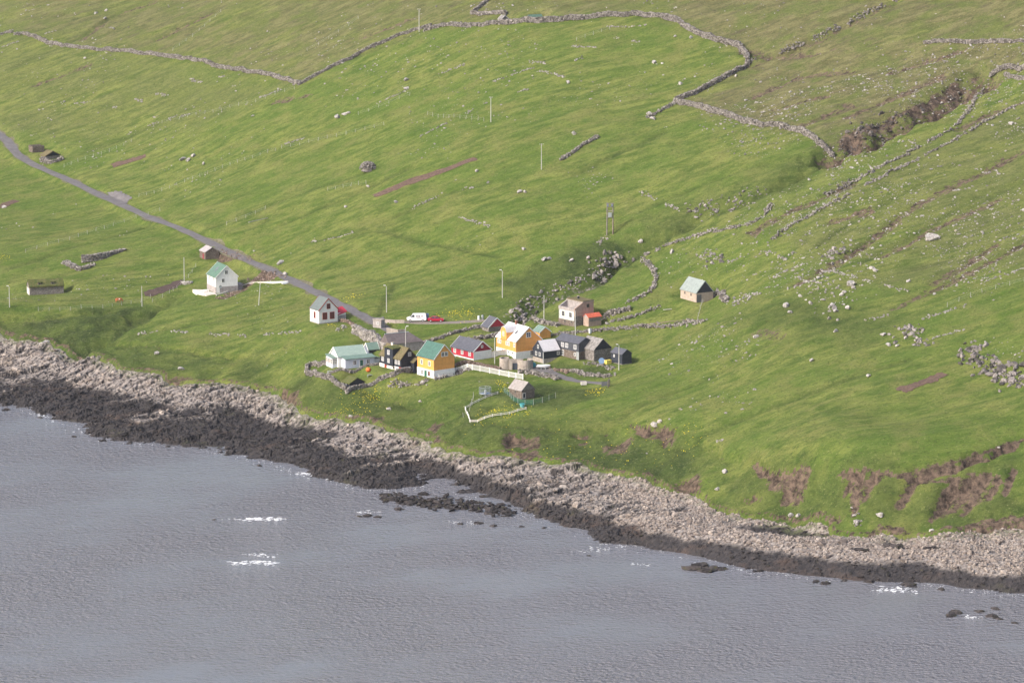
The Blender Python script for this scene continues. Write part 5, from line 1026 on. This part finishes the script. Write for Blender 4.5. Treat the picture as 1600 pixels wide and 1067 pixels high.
tag(scatter('sea_foam', fp, np.array(fs) * .72, 'foam', flat=(.08, .2), stretch=(1.2, 3.2), tilt=.08, align=R(5)), 'white foam where small waves break', 'foam', kind='stuff')

# ------------------------------------------------------------------ rough vegetation
def tufts(name, P3, hgt, mat, label, cat, wd=.5, k=5, lean=.5):
    nn = len(P3); a = RNG.uniform(0, 6.283, (nn, k)); ln = RNG.uniform(.1, lean, (nn, k)); h_ = hgt[:, None] * RNG.uniform(.6, 1.1, (nn, k)); w_ = wd * h_ * .5
    bx_ = P3[:, None, 0] + RNG.normal(0, .12, (nn, k)); by_ = P3[:, None, 1] + RNG.normal(0, .12, (nn, k)); z0 = P3[:, None, 2] - .05
    tx, ty = np.cos(a), np.sin(a)
    v = np.stack([np.stack([bx_ - ty * w_, by_ + tx * w_, z0 + 0 * h_], -1), np.stack([bx_ + ty * w_, by_ - tx * w_, z0 + 0 * h_], -1), np.stack([bx_ + tx * ln * h_, by_ + ty * ln * h_, z0 + h_], -1)], 2)
    return tag(np_mesh(name, v.reshape(-1, 3), np.arange(nn * k * 3).reshape(-1, 3), mat), label, cat, kind='stuff')
def on_mask(nn, m, seed):
    r_ = np.random.default_rng(seed); w_ = (m * keepv * (1 - quiet) * (Z > 3.5) * (np.abs(GX) < .15 * GY) * (GY < 1420)).ravel(); w_ = np.maximum(w_, 0); k = r_.choice(len(w_), nn, p=w_ / w_.sum())
    x = GX.ravel()[k] + r_.uniform(-.35, .35, nn); y = GY.ravel()[k] + r_.uniform(-.35, .35, nn); return np.stack([x, y, hz(x, y)], 1)
bankm = np.exp(-((Z - 9) / 5.0) ** 2)
q_ = on_mask(38000, np.clip(.07 + masks['lush'] + .25 * bankm - masks['soil'], 0, 2), 21); tufts('rough_grass', q_, RNG.uniform(.1, .3, len(q_)), 'leaf', 'dark tussocky grass and herbs on the banks and gullies', 'grass')
q_ = on_mask(42000, np.clip(.3 + .5 * bankm + .4 * masks['lush'] + .2 * masks['dry'] - masks['soil'], 0, 2), 22); tufts('dry_grass', q_, RNG.uniform(.1, .28, len(q_)), 'leaf_pale', 'pale seeding grass tussocks over the slope', 'grass')
fl = []
for pl, k, sp_ in [([(695,492),(715,488),(735,492)], 130, 1.6), ([(540,640),(580,622),(610,612)], 120, 2.0), ([(560,616),(600,608)], 60, 1.2), ([(745,650),(790,648),(825,640)], 170, 2.0), ([(780,596),(790,605),(786,612)], 60, .8), ([(920,615),(945,608)], 60, 1.4), ([(860,690),(960,715),(1040,700)], 110, 4), ([(515,508),(522,508)], 20, .5),
                   ([(0,402),(8,404)], 30, 1.2), ([(500,640),(540,650)], 50, 2.5), ([(560,462),(540,466)], 40, 1.), ([(1070,690),(1090,680)], 40, 2)]:
    c = dens(line(pl), .5)
    for _ in range(k):
        b_ = c[random.randrange(len(c))]; x = b_[0] + random.gauss(0, sp_); y = b_[1] + random.gauss(0, sp_ * 1.5); fl.append((x, y, float(hz(x, y)) + .12))
fl = np.array(fl); tag(scatter('yellow_flowers', fl, RNG.uniform(.07, .2, len(fl)), 'petal', flat=(.4, .8)), 'yellow flowers in patches around the village and bank', 'flowers', kind='stuff')

# ------------------------------------------------------------------ fences
def run_posts(P3, step):
    d = np.concatenate([[0], np.cumsum(np.linalg.norm(np.diff(P3[:, :2], axis=0), axis=1))]); k = max(2, int(d[-1] / step) + 1); tt = np.linspace(0, d[-1], k); return np.stack([np.interp(tt, d, P3[:, i]) for i in range(3)], 1)
pm = MB(); pm.tube((0, 0, -.3), (0, 0, 1.25), .07, .055, 6); _po = pm.build('post', 'post_wood'); post_me = _po.data; bpy.data.objects.remove(_po)
def wire_fence(pl, step, label):
    P3 = run_posts(dens(line(pl), 2.0), step); r = empty('wire_fence', P3[0], 0, label, 'fence'); pts_ = []
    for p in P3:
        z_ = float(hz(p[0], p[1])); o = bpy.data.objects.new('post', post_me); col.objects.link(o); o.parent = r; o.location = (p[0] - P3[0, 0], p[1] - P3[0, 1], z_ - P3[0, 2]); o.rotation_euler = (random.gauss(0, .07), random.gauss(0, .07), 0); o.scale = (1, 1, random.uniform(.8, 1.05)); pts_.append(Vector(o.location))
    m = MB()
    for a, bb in zip(pts_[:-1], pts_[1:]):
        for hh in (.45, .95): m.tube(a + Vector((0, 0, hh)), bb + Vector((0, 0, hh)), .012, None, 3)
    m.build('wire', 'galvanised', r)
for pl, st, lb in [([(217,308),(328,271),(430,236)], 2.4, 'wire fence climbing from the lay-by across the pasture'), ([(354,352),(414,328)], 2.6, 'short wire fence above the straight of the road'), ([(60,486),(110,485),(160,482),(205,475),(235,466)], 3., 'wire fence along the top of the sea bank below the turf byre'),
                   ([(238,472),(262,462),(306,418)], 3., 'wire fence behind the dark tilled plot'), ([(512,298),(545,292),(572,288)], 2.2, 'short wire fence beside a ditch under the cairn'), ([(1215,366),(1260,340),(1330,296)], 2.6, 'wire fence following the old walled lane'),
                   ([(668,180),(710,184),(756,190)], 2.6, 'level wire fence beside the middle power pole'), ([(901,64),(953,47)], 2.6, 'short wire fence below the tall curving wall'), ([(560,180),(600,165),(640,150)], 2.8, 'wire fence near the paired boulders'),
                   ([(100,262),(130,250),(170,238),(205,222)], 2.6, 'wire fence beyond the small turf hut'), ([(240,198),(320,178),(400,160),(460,140)], 3.4, 'long wire fence below the upper stone wall'), ([(440,232),(520,215),(600,196)], 3.2, 'wire fence across the middle hillside'),
                   ([(270,80),(310,50),(345,20)], 3.4, 'wire fence climbing the brown slope above the long wall'), ([(480,80),(500,70),(560,30)], 3.6, 'wire fence on the brown slope beside the highest power pole'), ([(740,620),(735,640),(724,652)], 2.2, 'wire fence at the edge of the garden bank'),
                   ([(1480,480),(1540,455),(1600,440)], 3.2, 'wire fence above the fissured crags'), ([(40,395),(110,375),(180,352),(250,330)], 3.6, 'wire fence across the field above the turf byre'), ([(1090,500),(1100,470)], 2., 'short wire fence beside the lone barn')]:
    wire_fence(pl, st, lb)
def picket(pl, label, h_=1.35):
    P3 = line(pl); d = np.concatenate([[0], np.cumsum(np.linalg.norm(np.diff(P3[:, :2], axis=0), axis=1))]); r = empty('white_fence', P3[0], 0, label, 'fence'); pp = []
    for a, bb in zip(P3[:-1], P3[1:]):
        k = max(1, round(np.linalg.norm((bb - a)[:2]) / 2.6)); pp += [a + (bb - a) * j / k for j in range(k)]
    pp.append(P3[-1]); pp = [Vector((q[0] - P3[0, 0], q[1] - P3[0, 1], float(hz(q[0], q[1])) - P3[0, 2])) for q in pp]
    for q in pp:
        m = MB(); m.box(q.x - .11, q.x + .11, q.y - .11, q.y + .11, q.z - .8, q.z + h_ + .15); m.build('post', 'white_paint', r)
    for a, bb in zip(pp[:-1], pp[1:]):
        m = MB(); k = int((bb - a).length / .2)
        m.tube(a + Vector((0, 0, h_)), bb + Vector((0, 0, h_)), .07, None, 4); m.tube(a + Vector((0, 0, .25)), bb + Vector((0, 0, .25)), .06, None, 4); m.build('rail', 'white_paint', r)
        m = MB()
        for j in range(1, k): c_ = a + (bb - a) * j / k; m.box(c_.x - .05, c_.x + .05, c_.y - .03, c_.y + .03, c_.z + .1, c_.z + h_ - .05)
        if m.v: tag(m.build('picket_panel', 'white_paint', r), kind='stuff')
picket([(700,587),(713,583),(722,580),(730,577),(738,578),(750,580),(765,583),(780,586),(795,589),(817,593)], 'white picket fence running from the yellow house past the concrete tank')
picket([(727,640),(734,659)], 'short white fence at the seaward end of the netted garden', .7)
def low_rail(pl, label):
    P3 = run_posts(dens(line(pl), 1.), 2.2); r = empty('garden_rail', P3[0], 0, label, 'fence'); q = [Vector((p[0] - P3[0, 0], p[1] - P3[0, 1], float(hz(p[0], p[1])) - P3[0, 2])) for p in P3]
    for p in q: m = MB(); m.box(p.x - .05, p.x + .05, p.y - .05, p.y + .05, p.z - .3, p.z + .75); m.build('post', 'white_paint', r)
    for a, bb in zip(q[:-1], q[1:]): m = MB(); m.tube(a + Vector((0, 0, .3)), bb + Vector((0, 0, .3)), .09, None, 4); m.tube(a + Vector((0, 0, .65)), bb + Vector((0, 0, .65)), .05, None, 4); m.build('rail', 'concrete_pale', r)
low_rail([(735,660),(760,656),(790,649),(822,640)], 'low white rail along the lower edge of the netted garden'); low_rail([(727,640),(745,629),(760,622),(778,616)], 'low white rail along the upper edge of the netted garden')
def net(pl, h_, label, mat='net_green'):
    P3 = run_posts(dens(line(pl), 1.), 2.5); r = empty('garden_net', P3[0], 0, label, 'netting'); q = [Vector((p[0] - P3[0, 0], p[1] - P3[0, 1], float(hz(p[0], p[1])) - P3[0, 2])) for p in P3]
    for p in q: m = MB(); m.tube(p - Vector((0, 0, .3)), p + Vector((0, 0, h_ + .1)), .05, None, 6); m.build('post', 'post_wood', r)
    m = MB()
    for a, bb in zip(q[:-1], q[1:]):
        for j in range(3):
            a_ = a + (bb - a) * j / 3; b_ = a + (bb - a) * (j + 1) / 3; s0 = .18 * math.sin(j * 1.05); s1_ = .18 * math.sin((j + 1) * 1.05); m.add([a_, b_, b_ + Vector((0, 0, h_ - s1_)), a_ + Vector((0, 0, h_ - s0))], [(0, 1, 2, 3)])
    m.build('net', mat, r)
net([(788,613),(800,625),(808,630),(826,634),(845,630),(868,622)], 1.4, 'green garden netting strung around the grey stone shed')
# netted round frame on the grass
p = at(758, 618); r = empty('netted_frame', p, 0, 'round netted frame with pale things inside on the grass below the white fence', 'trampoline')
m = MB()
for k in range(8): a = k * math.pi / 4; m.tube((1.5 * math.cos(a), 1.5 * math.sin(a), -.2), (1.5 * math.cos(a), 1.5 * math.sin(a), 2.2), .035, None, 5); a2 = a + math.pi / 4; m.tube((1.5 * math.cos(a), 1.5 * math.sin(a), 2.2), (1.5 * math.cos(a2), 1.5 * math.sin(a2), 2.2), .03, None, 4); m.tube((1.5 * math.cos(a), 1.5 * math.sin(a), .6), (1.5 * math.cos(a2), 1.5 * math.sin(a2), .6), .06, None, 5)
m.build('frame', 'galvanised', r); m = MB()
for k in range(8): a = k * math.pi / 4; a2 = a + math.pi / 4; m.add([(1.48 * math.cos(t_), 1.48 * math.sin(t_), z_) for t_, z_ in ((a, .6), (a2, .6), (a2, 2.2), (a, 2.2))], [(0, 1, 2, 3)])
m.build('net', 'net_grey', r); m = MB(); m.tube((0, 0, .55), (0, 0, .62), 1.45, None, 16); m.build('mat', 'tub_blue', r); m = MB(); m.tube((.1, -.2, .62), (.1, -.2, 1.5), .35, .25, 8); m.build('bag', 'plastic_sheet', r)

# ------------------------------------------------------------------ poles and lamps
def pole(px_, py_, top, label, lamp=False, arm=False, cat='power pole', lean=0):
    p = at(px_, py_); s_ = F / p[1]; h_ = (py_ - top) / s_; r = empty('street_lamp' if lamp else 'power_pole', p, 0, label, cat); m = MB(); m.tube((0, 0, -.6), (lean, 0, h_), .14, .09, 8); m.build('pole', 'pole_wood', r)
    if lamp: m = MB(); m.tube((lean, 0, h_ - .1), (lean + lamp, -.2, h_ + .25), .045, None, 6); o = m.build('lamp_arm', 'galvanised', r); m = MB(); m.box(lean + lamp - .3, lean + lamp + .3, -.38, -.05, h_ + .18, h_ + .36); m.build('lamp_head', 'lamp_lens', o, .04)
    if arm:
        m = MB(); m.box(lean - .55, lean + .55, -.05, .05, h_ - .35, h_ - .22); o = m.build('crossarm', 'old_wood', r)
        for k in (-.45, 0, .45): m = MB(); m.tube((lean + k, 0, h_ - .22), (lean + k, 0, h_ + .02), .05, .035, 6); m.build('insulator', 'lamp_lens', o)
    return r
pole(655,50,14, 'power pole beside the sheepfold wall on the upper slope', arm=True); pole(767,191,151, 'power pole in the middle of the bright infield', arm=True); pole(846,265,224, 'power pole near the short dark stone wall', arm=True)
pole(604,488,446, 'street lamp standing in the grass above the parked van', -.5, cat='street lamp'); pole(785,465,422, 'street lamp standing in the grass near the stream rocks', -.5, cat='street lamp')
pole(850,503,460, 'plain wooden pole between the stream and the half-ruined house'); pole(899,531,484, 'wooden pole behind the roof of the slate-blue house'); pole(222,479,446, 'wooden pole at the near end of the dark tilled plot'); pole(288,440,401, 'wooden pole with a stone at its foot beside the dark tilled plot')
pole(404,477,440, 'leaning wooden pole below the drive of the new white house', lean=.55); pole(15,480,447, 'street lamp standing alone near the turf byre', -.4, cat='street lamp'); pole(634,563,509, 'street lamp rising behind the black turf-roofed house', .45, cat='street lamp')
pole(773,568,526, 'wooden pole beside the large yellow house'); pole(967,578,538, 'street lamp in front of the navy shed', -.5, cat='street lamp')
p = at(953, 366); r = empty('transformer_tower', p, 0, 'two-legged wooden transformer tower on the hillside', 'transformer')
for x in (-.85, .85): m = MB(); m.tube((x, 0, -.8), (x * .92, 0, 8.8), .2, .15, 8); m.build('leg', 'old_wood', r)
m = MB(); m.tube((.85, -.2, -.5), (.85, -.2, 4.0), .14, None, 6); m.build('cable_guard', 'rubble_brown', r)
for z_ in (8.5, 7.6, 6.4, 4.6): m = MB(); m.box(-1.1, 1.1, -.12, .12, z_, z_ + .2); m.build('crossbeam', 'old_wood', r)
m = MB(); m.box(-.5, .5, -.45, .45, 4.8, 6.0); m.build('transformer_box', 'galvanised', r, .06); m = MB(); m.box(-.9, -.4, -.35, .35, 7.8, 8.4); m.box(.3, .8, -.35, .35, 7.8, 8.4); m.build('switchgear', 'shed_blue', r, .03)

# ------------------------------------------------------------------ vehicles
def wheels(r, xsw, wy, rad):
    for x in xsw:
        for y in (-wy, wy):
            m = MB(); m.tube((x, y - .11, rad), (x, y + .11, rad), rad, None, 18); o = m.build('tyre', 'rubber', r); m = MB(); m.tube((x, y - .13, rad), (x, y + .13, rad), rad * .62, None, 14); m.build('rim', 'rim', o)
def shell(name, prof, half, mat, r, inset=None, bev=.06):
    """side profile (x,z[,half width]) lofted across the width"""
    m = MB(); n_ = len(prof); v = [(x, -(hw), z) for x, z, hw in prof] + [(x, hw, z) for x, z, hw in prof]
    m.add(v, [tuple(range(n_)), tuple(range(2 * n_ - 1, n_ - 1, -1))] + [(i, i + n_, (i + 1) % n_ + n_, (i + 1) % n_) for i in range(n_)]); return m.build(name, mat, r, bev)
p = at(651, 502.5); r = empty('parked_van', p + np.array([0, 0, .1]), R(2), 'white panel van with grey lettering blocks and open dark rear', 'van')
# van length 5.2 m, nose to the left
shell('body', [(-2.6,.35,.9),(-2.65,.75,.9),(-2.5,1.0,.9),(-1.75,1.25,.88),(-1.1,2.0,.78),(-.8,2.12,.75),(2.35,2.14,.76),(2.5,2.0,.8),(2.6,1.1,.92),(2.6,.4,.92),(2.2,.3,.9),(-2.2,.3,.9)], .9, 'van_white', r)
for y in (-.9, .9):
    m = MB(); sg = -1 if y < 0 else 1; m.prism([(-1.62, 1.28), (-1.08, 1.86), (-.62, 1.9), (-.62, 1.28)], lambda g, q_, z: (g, q_ - sg * .13 * max(0, (z - 1.28)) / .7, z), y - .005 * sg, y + .03 * sg); m.build('side_window', 'glass', r)
    for k, (x0_, x1_, z0_, z1_) in enumerate(((-.1,.18,1.3,1.75),(.3,.42,1.35,1.8),(.55,.85,1.3,1.75),(.0,1.1,1.05,1.15),(1.2,1.7,1.4,1.6))): m = MB(); m.prism([(x0_, z0_), (x1_, z0_), (x1_, z1_), (x0_, z1_)], lambda g, q_, z: (g, q_ - sg * .11 * (z - 1.1), z), y, y + .02 * sg); m.build('lettering_block', 'print_grey', r)
m = MB(); m.add([(-1.78,-.74,1.28),(-1.78,.74,1.28),(-1.14,.68,2.0),(-1.14,-.68,2.0)], [(0,1,2,3)]); m.add([(-1.80,-.74,1.30),(-1.80,.74,1.30),(-1.16,.68,2.02),(-1.16,-.68,2.02)], [(3,2,1,0)]); m.build('windscreen', 'glass', r)
m = MB(); m.box(2.58, 2.64, -.7, .7, .6, 1.9); m.build('rear_shade', 'rubber', r); m = MB(); m.box(2.55, 3.3, .72, .80, .55, 2.0); m.build('rear_door', 'tub_blue', r, .02); m = MB(); m.box(-2.72, -2.5, -.85, .85, .35, .6); m.build('bumper', 'rubber', r, .04)  # black panel at the back stands in for the unlit load space
for y in (-.62, .62): m = MB(); m.box(-2.68, -2.55, y - .18, y + .18, .75, .95); m.build('headlight', 'lamp_lens', r, .03)
wheels(r, (-1.75, 1.65), .82, .34)
p = at(681, 502.8); r = empty('parked_car', p + np.array([0, 0, .1]), R(-2), 'red saloon car parked behind the white van', 'car')
shell('body', [(-2.1,.35,.8),(-2.2,.62,.8),(-2.1,.88,.8),(-1.3,.96,.8),(1.2,.92,.8),(2.05,.8,.78),(2.2,.6,.78),(2.15,.35,.78),(1.8,.26,.78),(-1.8,.26,.8)], .8, 'car_red', r)
shell('cabin', [(-1.5,.9,.74),(-.85,1.36,.6),(.2,1.4,.58),(.45,1.36,.6),(1.2,.9,.74)], .7, 'glass', r, bev=.04); m = MB(); m.add([(-.85,-.59,1.37),(.3,-.57,1.40),(.3,.57,1.40),(-.85,.59,1.37),(-.85,-.59,1.42),(.3,-.57,1.45),(.3,.57,1.45),(-.85,.59,1.42)], [(3,2,1,0),(4,5,6,7),(0,1,5,4),(1,2,6,5),(2,3,7,6),(3,0,4,7)]); m.build('roof', 'car_red', r)
for y in (-1, 1):
    for x0_, x1_ in ((-.88, -1.48), (-.2, -.22), (.42, 1.18)): m = MB(); m.tube((x0_, y * .61, 1.37), (x1_, y * .755, .92), .05, None, 5); m.build('pillar', 'car_red', r)
for y in (-.55, .55): m = MB(); m.box(2.12, 2.22, y - .16, y + .16, .58, .74); m.build('headlight', 'lamp_lens', r, .02); m = MB(); m.box(-2.24, -2.12, y - .16, y + .16, .62, .8); m.build('tail_light', 'dark_red', r, .02)
wheels(r, (-1.35, 1.35), .72, .31)

# ------------------------------------------------------------------ boats, tubs and other loose things
def lathe(name, prof, mat, r=None, sides=16):
    m = MB(); v = []; f = []
    for q, (rr, z) in enumerate(prof):
        for k in range(sides): a = 2 * math.pi * k / sides; v.append((rr * math.cos(a), rr * math.sin(a), z))
    for q in range(len(prof) - 1):
        for k in range(sides): f.append((q * sides + k, q * sides + (k + 1) % sides, (q + 1) * sides + (k + 1) % sides, (q + 1) * sides + k))
    f.append(tuple(range(sides))); f.append(tuple((len(prof) - 1) * sides + k for k in range(sides))); m.add(v, f); return m.build(name, mat, r, smooth=False)
def boat(px_, py_, rz, length, label, upside=False, hull='boat_white'):
    p = at(px_, py_); r = empty('dinghy', p, rz, label, 'boat'); m = MB(); v = []; f = []; st = 9; w_ = length * .2
    for i in range(st):
        t_ = i / (st - 1); x = (t_ - .5) * length; k = (1 - max(0, (t_ - .55) / .45) ** 2.2); hw = w_ * max(k, .04); kz = .05 + .4 * max(0, (t_ - .6) / .4) ** 2
        for yy, zz in ((-hw, .62 + .15 * t_), (-hw * .85, .25 + kz * .5), (0, kz), (hw * .85, .25 + kz * .5), (hw, .62 + .15 * t_)): v.append((x, yy, (.8 - zz) if upside else zz + .35))
    for i in range(st - 1):
        for j in range(4): a = i * 5 + j; f.append((a, a + 1, a + 6, a + 5))
    f.append((0, 1, 2, 3, 4)); m.add(v, f); m.build('hull', hull, r)
    if not upside:
        m = MB()
        for sd in (0, 4):
            for i in range(st - 1): m.tube(v[i * 5 + sd], v[(i + 1) * 5 + sd], .13, None, 6)
        m.build('gunwale_tube', hull, r); m = MB(); m.box(-length * .4, length * .25, -w_ * .8, w_ * .8, .6, .68); m.build('deck', 'boat_grey', r)
        m = MB(); m.box(-.6, -.4, -.7, .7, 0, .45); m.box(.5, .7, -.7, .7, 0, .5); m.build('trailer', 'galvanised', r)
    return r
boat(849, 577, R(-8), 3.5, 'white inflatable dinghy on a trailer in the yard beside the black house'); boat(446, 444, R(28), 2.2, 'white rowing boat lying upside down in the grass below the road', True)
p = at(833.5, 573.5); r = empty('plastic_tank', p, 0, 'teal plastic tank standing beside the dinghy', 'tank'); lathe('tank_body', [(.55, 0), (.72, .2), (.74, .9), (.5, 1.15)], 'tub_teal', r); lathe('lid', [(.3, 1.16), (.3, 1.26)], 'tub_pale_teal', r)
p = at(816, 636); r = empty('garden_tub', p, 0, 'pale teal plastic tub in the netted garden', 'tub'); lathe('tub_body', [(.5, 0), (.62, .75), (.66, .85)], 'tub_pale_teal', r); lathe('rim', [(.66, .78), (.72, .8), (.70, .88)], 'tub_teal', r)
p = at(940, 569); r = empty('blue_tub', p, 0, 'round blue tub leaning on the stone barn', 'tub'); o = lathe('tub_body', [(.7, 0), (.8, .5), (.82, .6)], 'tub_blue', r); o.rotation_euler = (R(60), 0, 0); o.location = (0, 0, .7); m = MB(); m.tube((-.9, -.3, .15), (.9, -.3, .2), .1); m.build('rolled_hose', 'tub_blue', r)
p = at(950, 568); r = empty('yellow_crate', p, R(35), 'yellow plastic fish crate beside the navy shed', 'crate')
for bx in ((-.75,.75,-.5,.5,0,.1),(-.75,.75,-.5,-.42,.1,.85),(-.75,.75,.42,.5,.1,.85),(-.75,-.67,-.42,.42,.1,.85),(.67,.75,-.42,.42,.1,.85)): m = MB(); m.box(*bx); m.build('panel', 'tub_yellow', r)
m = MB(); m.box(-.8, .8, -.55, .55, .85, .93); m.build('lid', 'tub_yellow', r)
p = at(912, 601); r = empty('white_crate', p, R(10), 'white fish crate standing beside the village lane', 'crate')
for bx in ((-.7,.7,-.5,.5,0,.1),(-.7,.7,-.5,-.42,.1,.8),(-.7,.7,.42,.5,.1,.8),(-.7,-.62,-.42,.42,.1,.8),(.62,.7,-.42,.42,.1,.8)): m = MB(); m.box(*bx); m.build('panel', 'concrete_pale', r)
p = at(575.5, 581); r = empty('orange_buoy', p, 0, 'orange ball buoy lying in the walled garden', 'buoy'); lathe('ball', [(.05, 0), (.4, .08), (.62, .35), (.66, .62), (.55, .95), (.25, 1.15), (.08, 1.2)], 'buoy_orange', r); lathe('eye', [(.08, 1.18), (.1, 1.3), (.05, 1.36)], 'rubber', r)
p = at(951, 604); r = empty('field_gate', p, R(75), 'wooden pallet gate at the end of the village lane', 'gate')
for k in range(7): m = MB(); m.box(-1.1 + k * .33, -.92 + k * .33, -.05, .02, 0, 1.9); m.build('board', 'old_wood', r)
for z_ in (.4, 1.5): m = MB(); m.box(-1.15, 1.3, .025, .1, z_, z_ + .14); m.build('rail', 'old_wood', r)
r = empty('field_gate', at(944, 603), R(5), 'dark grey gate board leaning beside the pallet gate', 'gate')
for k in range(4): m = MB(); m.box(-.7 + k * .36, -.36 + k * .36, -.05, .05, -.1, 1.15); m.build('board', 'grey_door', r)
m = MB(); m.box(-.75, .75, .055, .11, .6, .72); m.build('rail', 'old_wood', r)
for i, (x, y, lb) in enumerate([(754, 499, 'grey gas bottle standing behind the red-gabled shed'), (748, 500, 'pale plastic drum standing next to the gas bottle')]):
    r = empty('drum', at(x, y), 0, lb, 'drum'); lathe('drum_body', [(.3, 0), (.34, .1), (.34, 1.0), (.2, 1.2)], ('galvanised', 'plastic_sheet')[i], r, 12); lathe('cap', [(.1, 1.2), (.1, 1.32)], 'rubber', r, 8)
r = empty('stone_trough', at(922, 520), R(40), 'pale upright trough by the farm track', 'trough'); m = MB(); m.box(-.3, .3, -.3, .3, -.2, 1.1); m.build('trough_body', 'plastic_sheet', r, .05); m = MB(); m.box(-.2, .2, -.2, .2, 1.1, 1.2); m.build('lid', 'galvanised', r)
r = empty('long_plank', at(1046, 484), R(30), 'long pale plank lying on the grass below the lone barn', 'plank'); m = MB(); m.box(-1.9, 1.9, -.15, .15, .1, .22); m.build('board', 'concrete_pale', r, .01)
r = empty('driftwood_rail', at(415, 343 + 0), R(12), 'weathered pole lying along the fence above the road', 'pole'); m = MB(); m.tube((-6, -6.5, .3), (1, 1, .3), .12, .09, 7); m.build('pole', 'post_wood', r)
r = empty('garden_bench', at(517, 582), R(20), 'small pale bench on the grass inside the rounded garden wall', 'bench'); m = MB(); m.box(-.9, .9, -.25, .25, .4, .48); m.build('seat', 'galvanised', r)
for x in (-.75, .75): m = MB(); m.box(x - .05, x + .05, -.22, .22, -.1, .4); m.build('leg', 'galvanised', r)
r = empty('garden_table', at(578, 589), R(15), 'low grey garden table in the walled garden', 'table'); m = MB(); m.box(-.7, .7, -.4, .4, .55, .62); m.build('tabletop', 'galvanised', r)
for x in (-.6, .6):
    for y in (-.3, .3): m = MB(); m.box(x - .04, x + .04, y - .04, y + .04, -.1, .55); m.build('leg', 'galvanised', r)
r = empty('terrace_table', at(322, 458), R(15), 'white garden table on the pale terrace', 'table'); m = MB(); m.box(-.8, .8, -.45, .45, .9, .97); m.build('tabletop', 'white_paint', r)
for x in (-.7, .7): m = MB(); m.box(x - .05, x + .05, -.3, .3, .1, .9); m.build('leg', 'white_paint', r)
# a brown cow grazing behind the bank fence
def skin(name, chain, edges, radii, mat, parent=None):
    me = bpy.data.meshes.new(name); me.from_pydata(chain, edges, []); o = bpy.data.objects.new(name, me); col.objects.link(o); o.parent = parent
    md = o.modifiers.new('skin', 'SKIN'); sv = me.skin_vertices[0].data if me.skin_vertices else None
    if sv is None:
        bm = bmesh.new(); bm.from_mesh(me); bm.verts.layers.skin.verify(); bm.to_mesh(me); bm.free(); sv = me.skin_vertices[0].data
    for k, rr in enumerate(radii): sv[k].radius = rr if isinstance(rr, tuple) else (rr, rr)
    sv[0].use_root = True; sd = o.modifiers.new('sub', 'SUBSURF'); sd.levels = 1; sd.render_levels = 2; me.materials.append(MATS[mat]); return o
p = at(185, 473); r = empty('cow', p, R(8), 'brown cow with a white patch grazing behind the bank fence', 'cow')
ch = [(0,0,1.0),(-.55,0,1.02),(.5,0,1.05),(.82,0,1.15),(1.12,0,.75),(1.32,0,.40),(-.8,0,1.1),(-.86,0,.6),(.48,-.2,.62),(.48,-.2,.32),(.5,-.2,.04),(.48,.2,.62),(.48,.2,.32),(.5,.2,.04),(-.6,-.2,.68),(-.7,-.2,.36),(-.64,-.2,.04),(-.6,.2,.68),(-.7,.2,.36),(-.64,.2,.04)]
ed = [(0,1),(0,2),(2,3),(3,4),(4,5),(1,6),(6,7),(2,8),(8,9),(9,10),(2,11),(11,12),(12,13),(1,14),(14,15),(15,16),(1,17),(17,18),(18,19)]
skin('body', ch, ed, [(.36,.40),(.34,.38),(.36,.42),(.24,.28),(.16,.19),(.10,.10),(.1,.1),(.03,.03)] + [(.14,.14),(.08,.08),(.07,.07)] * 2 + [(.17,.17),(.09,.09),(.07,.07)] * 2, 'cow_brown', r)
m = MB(); m.tube((.1, -.36, 1.05), (.45, -.385, 1.1), .16, .12, 8); m.build('white_patch', 'cow_white', r)
for y in (-.1, .1): m = MB(); m.tube((1.1, y, .82), (1.02, y * 3, .86), .05, .02, 5); m.build('ear', 'cow_brown', r)

# ------------------------------------------------------------------ air: thin sea haze over the whole bay
m = MB(); m.box(-1500, 1500, -600, 2600, -14, 262); hb_ = m.build('haze', 'foam'); hb_.data.materials.clear()
hm = bpy.data.materials.new('haze'); hm.use_nodes = True; t = hm.node_tree; t.nodes.clear()
pv = t.nodes.new('ShaderNodeVolumePrincipled'); pv.inputs['Color'].default_value = (.93, .92, .96, 1); pv.inputs['Density'].default_value = .000028; pv.inputs['Anisotropy'].default_value = .0
ou = t.nodes.new('ShaderNodeOutputMaterial'); t.links.new(pv.outputs[0], ou.inputs['Volume']); hb_.data.materials.append(hm); hb_['kind'] = 'stuff'; hb_['label'] = 'thin pale sea haze filling the air over the bay'; hb_['category'] = 'haze'
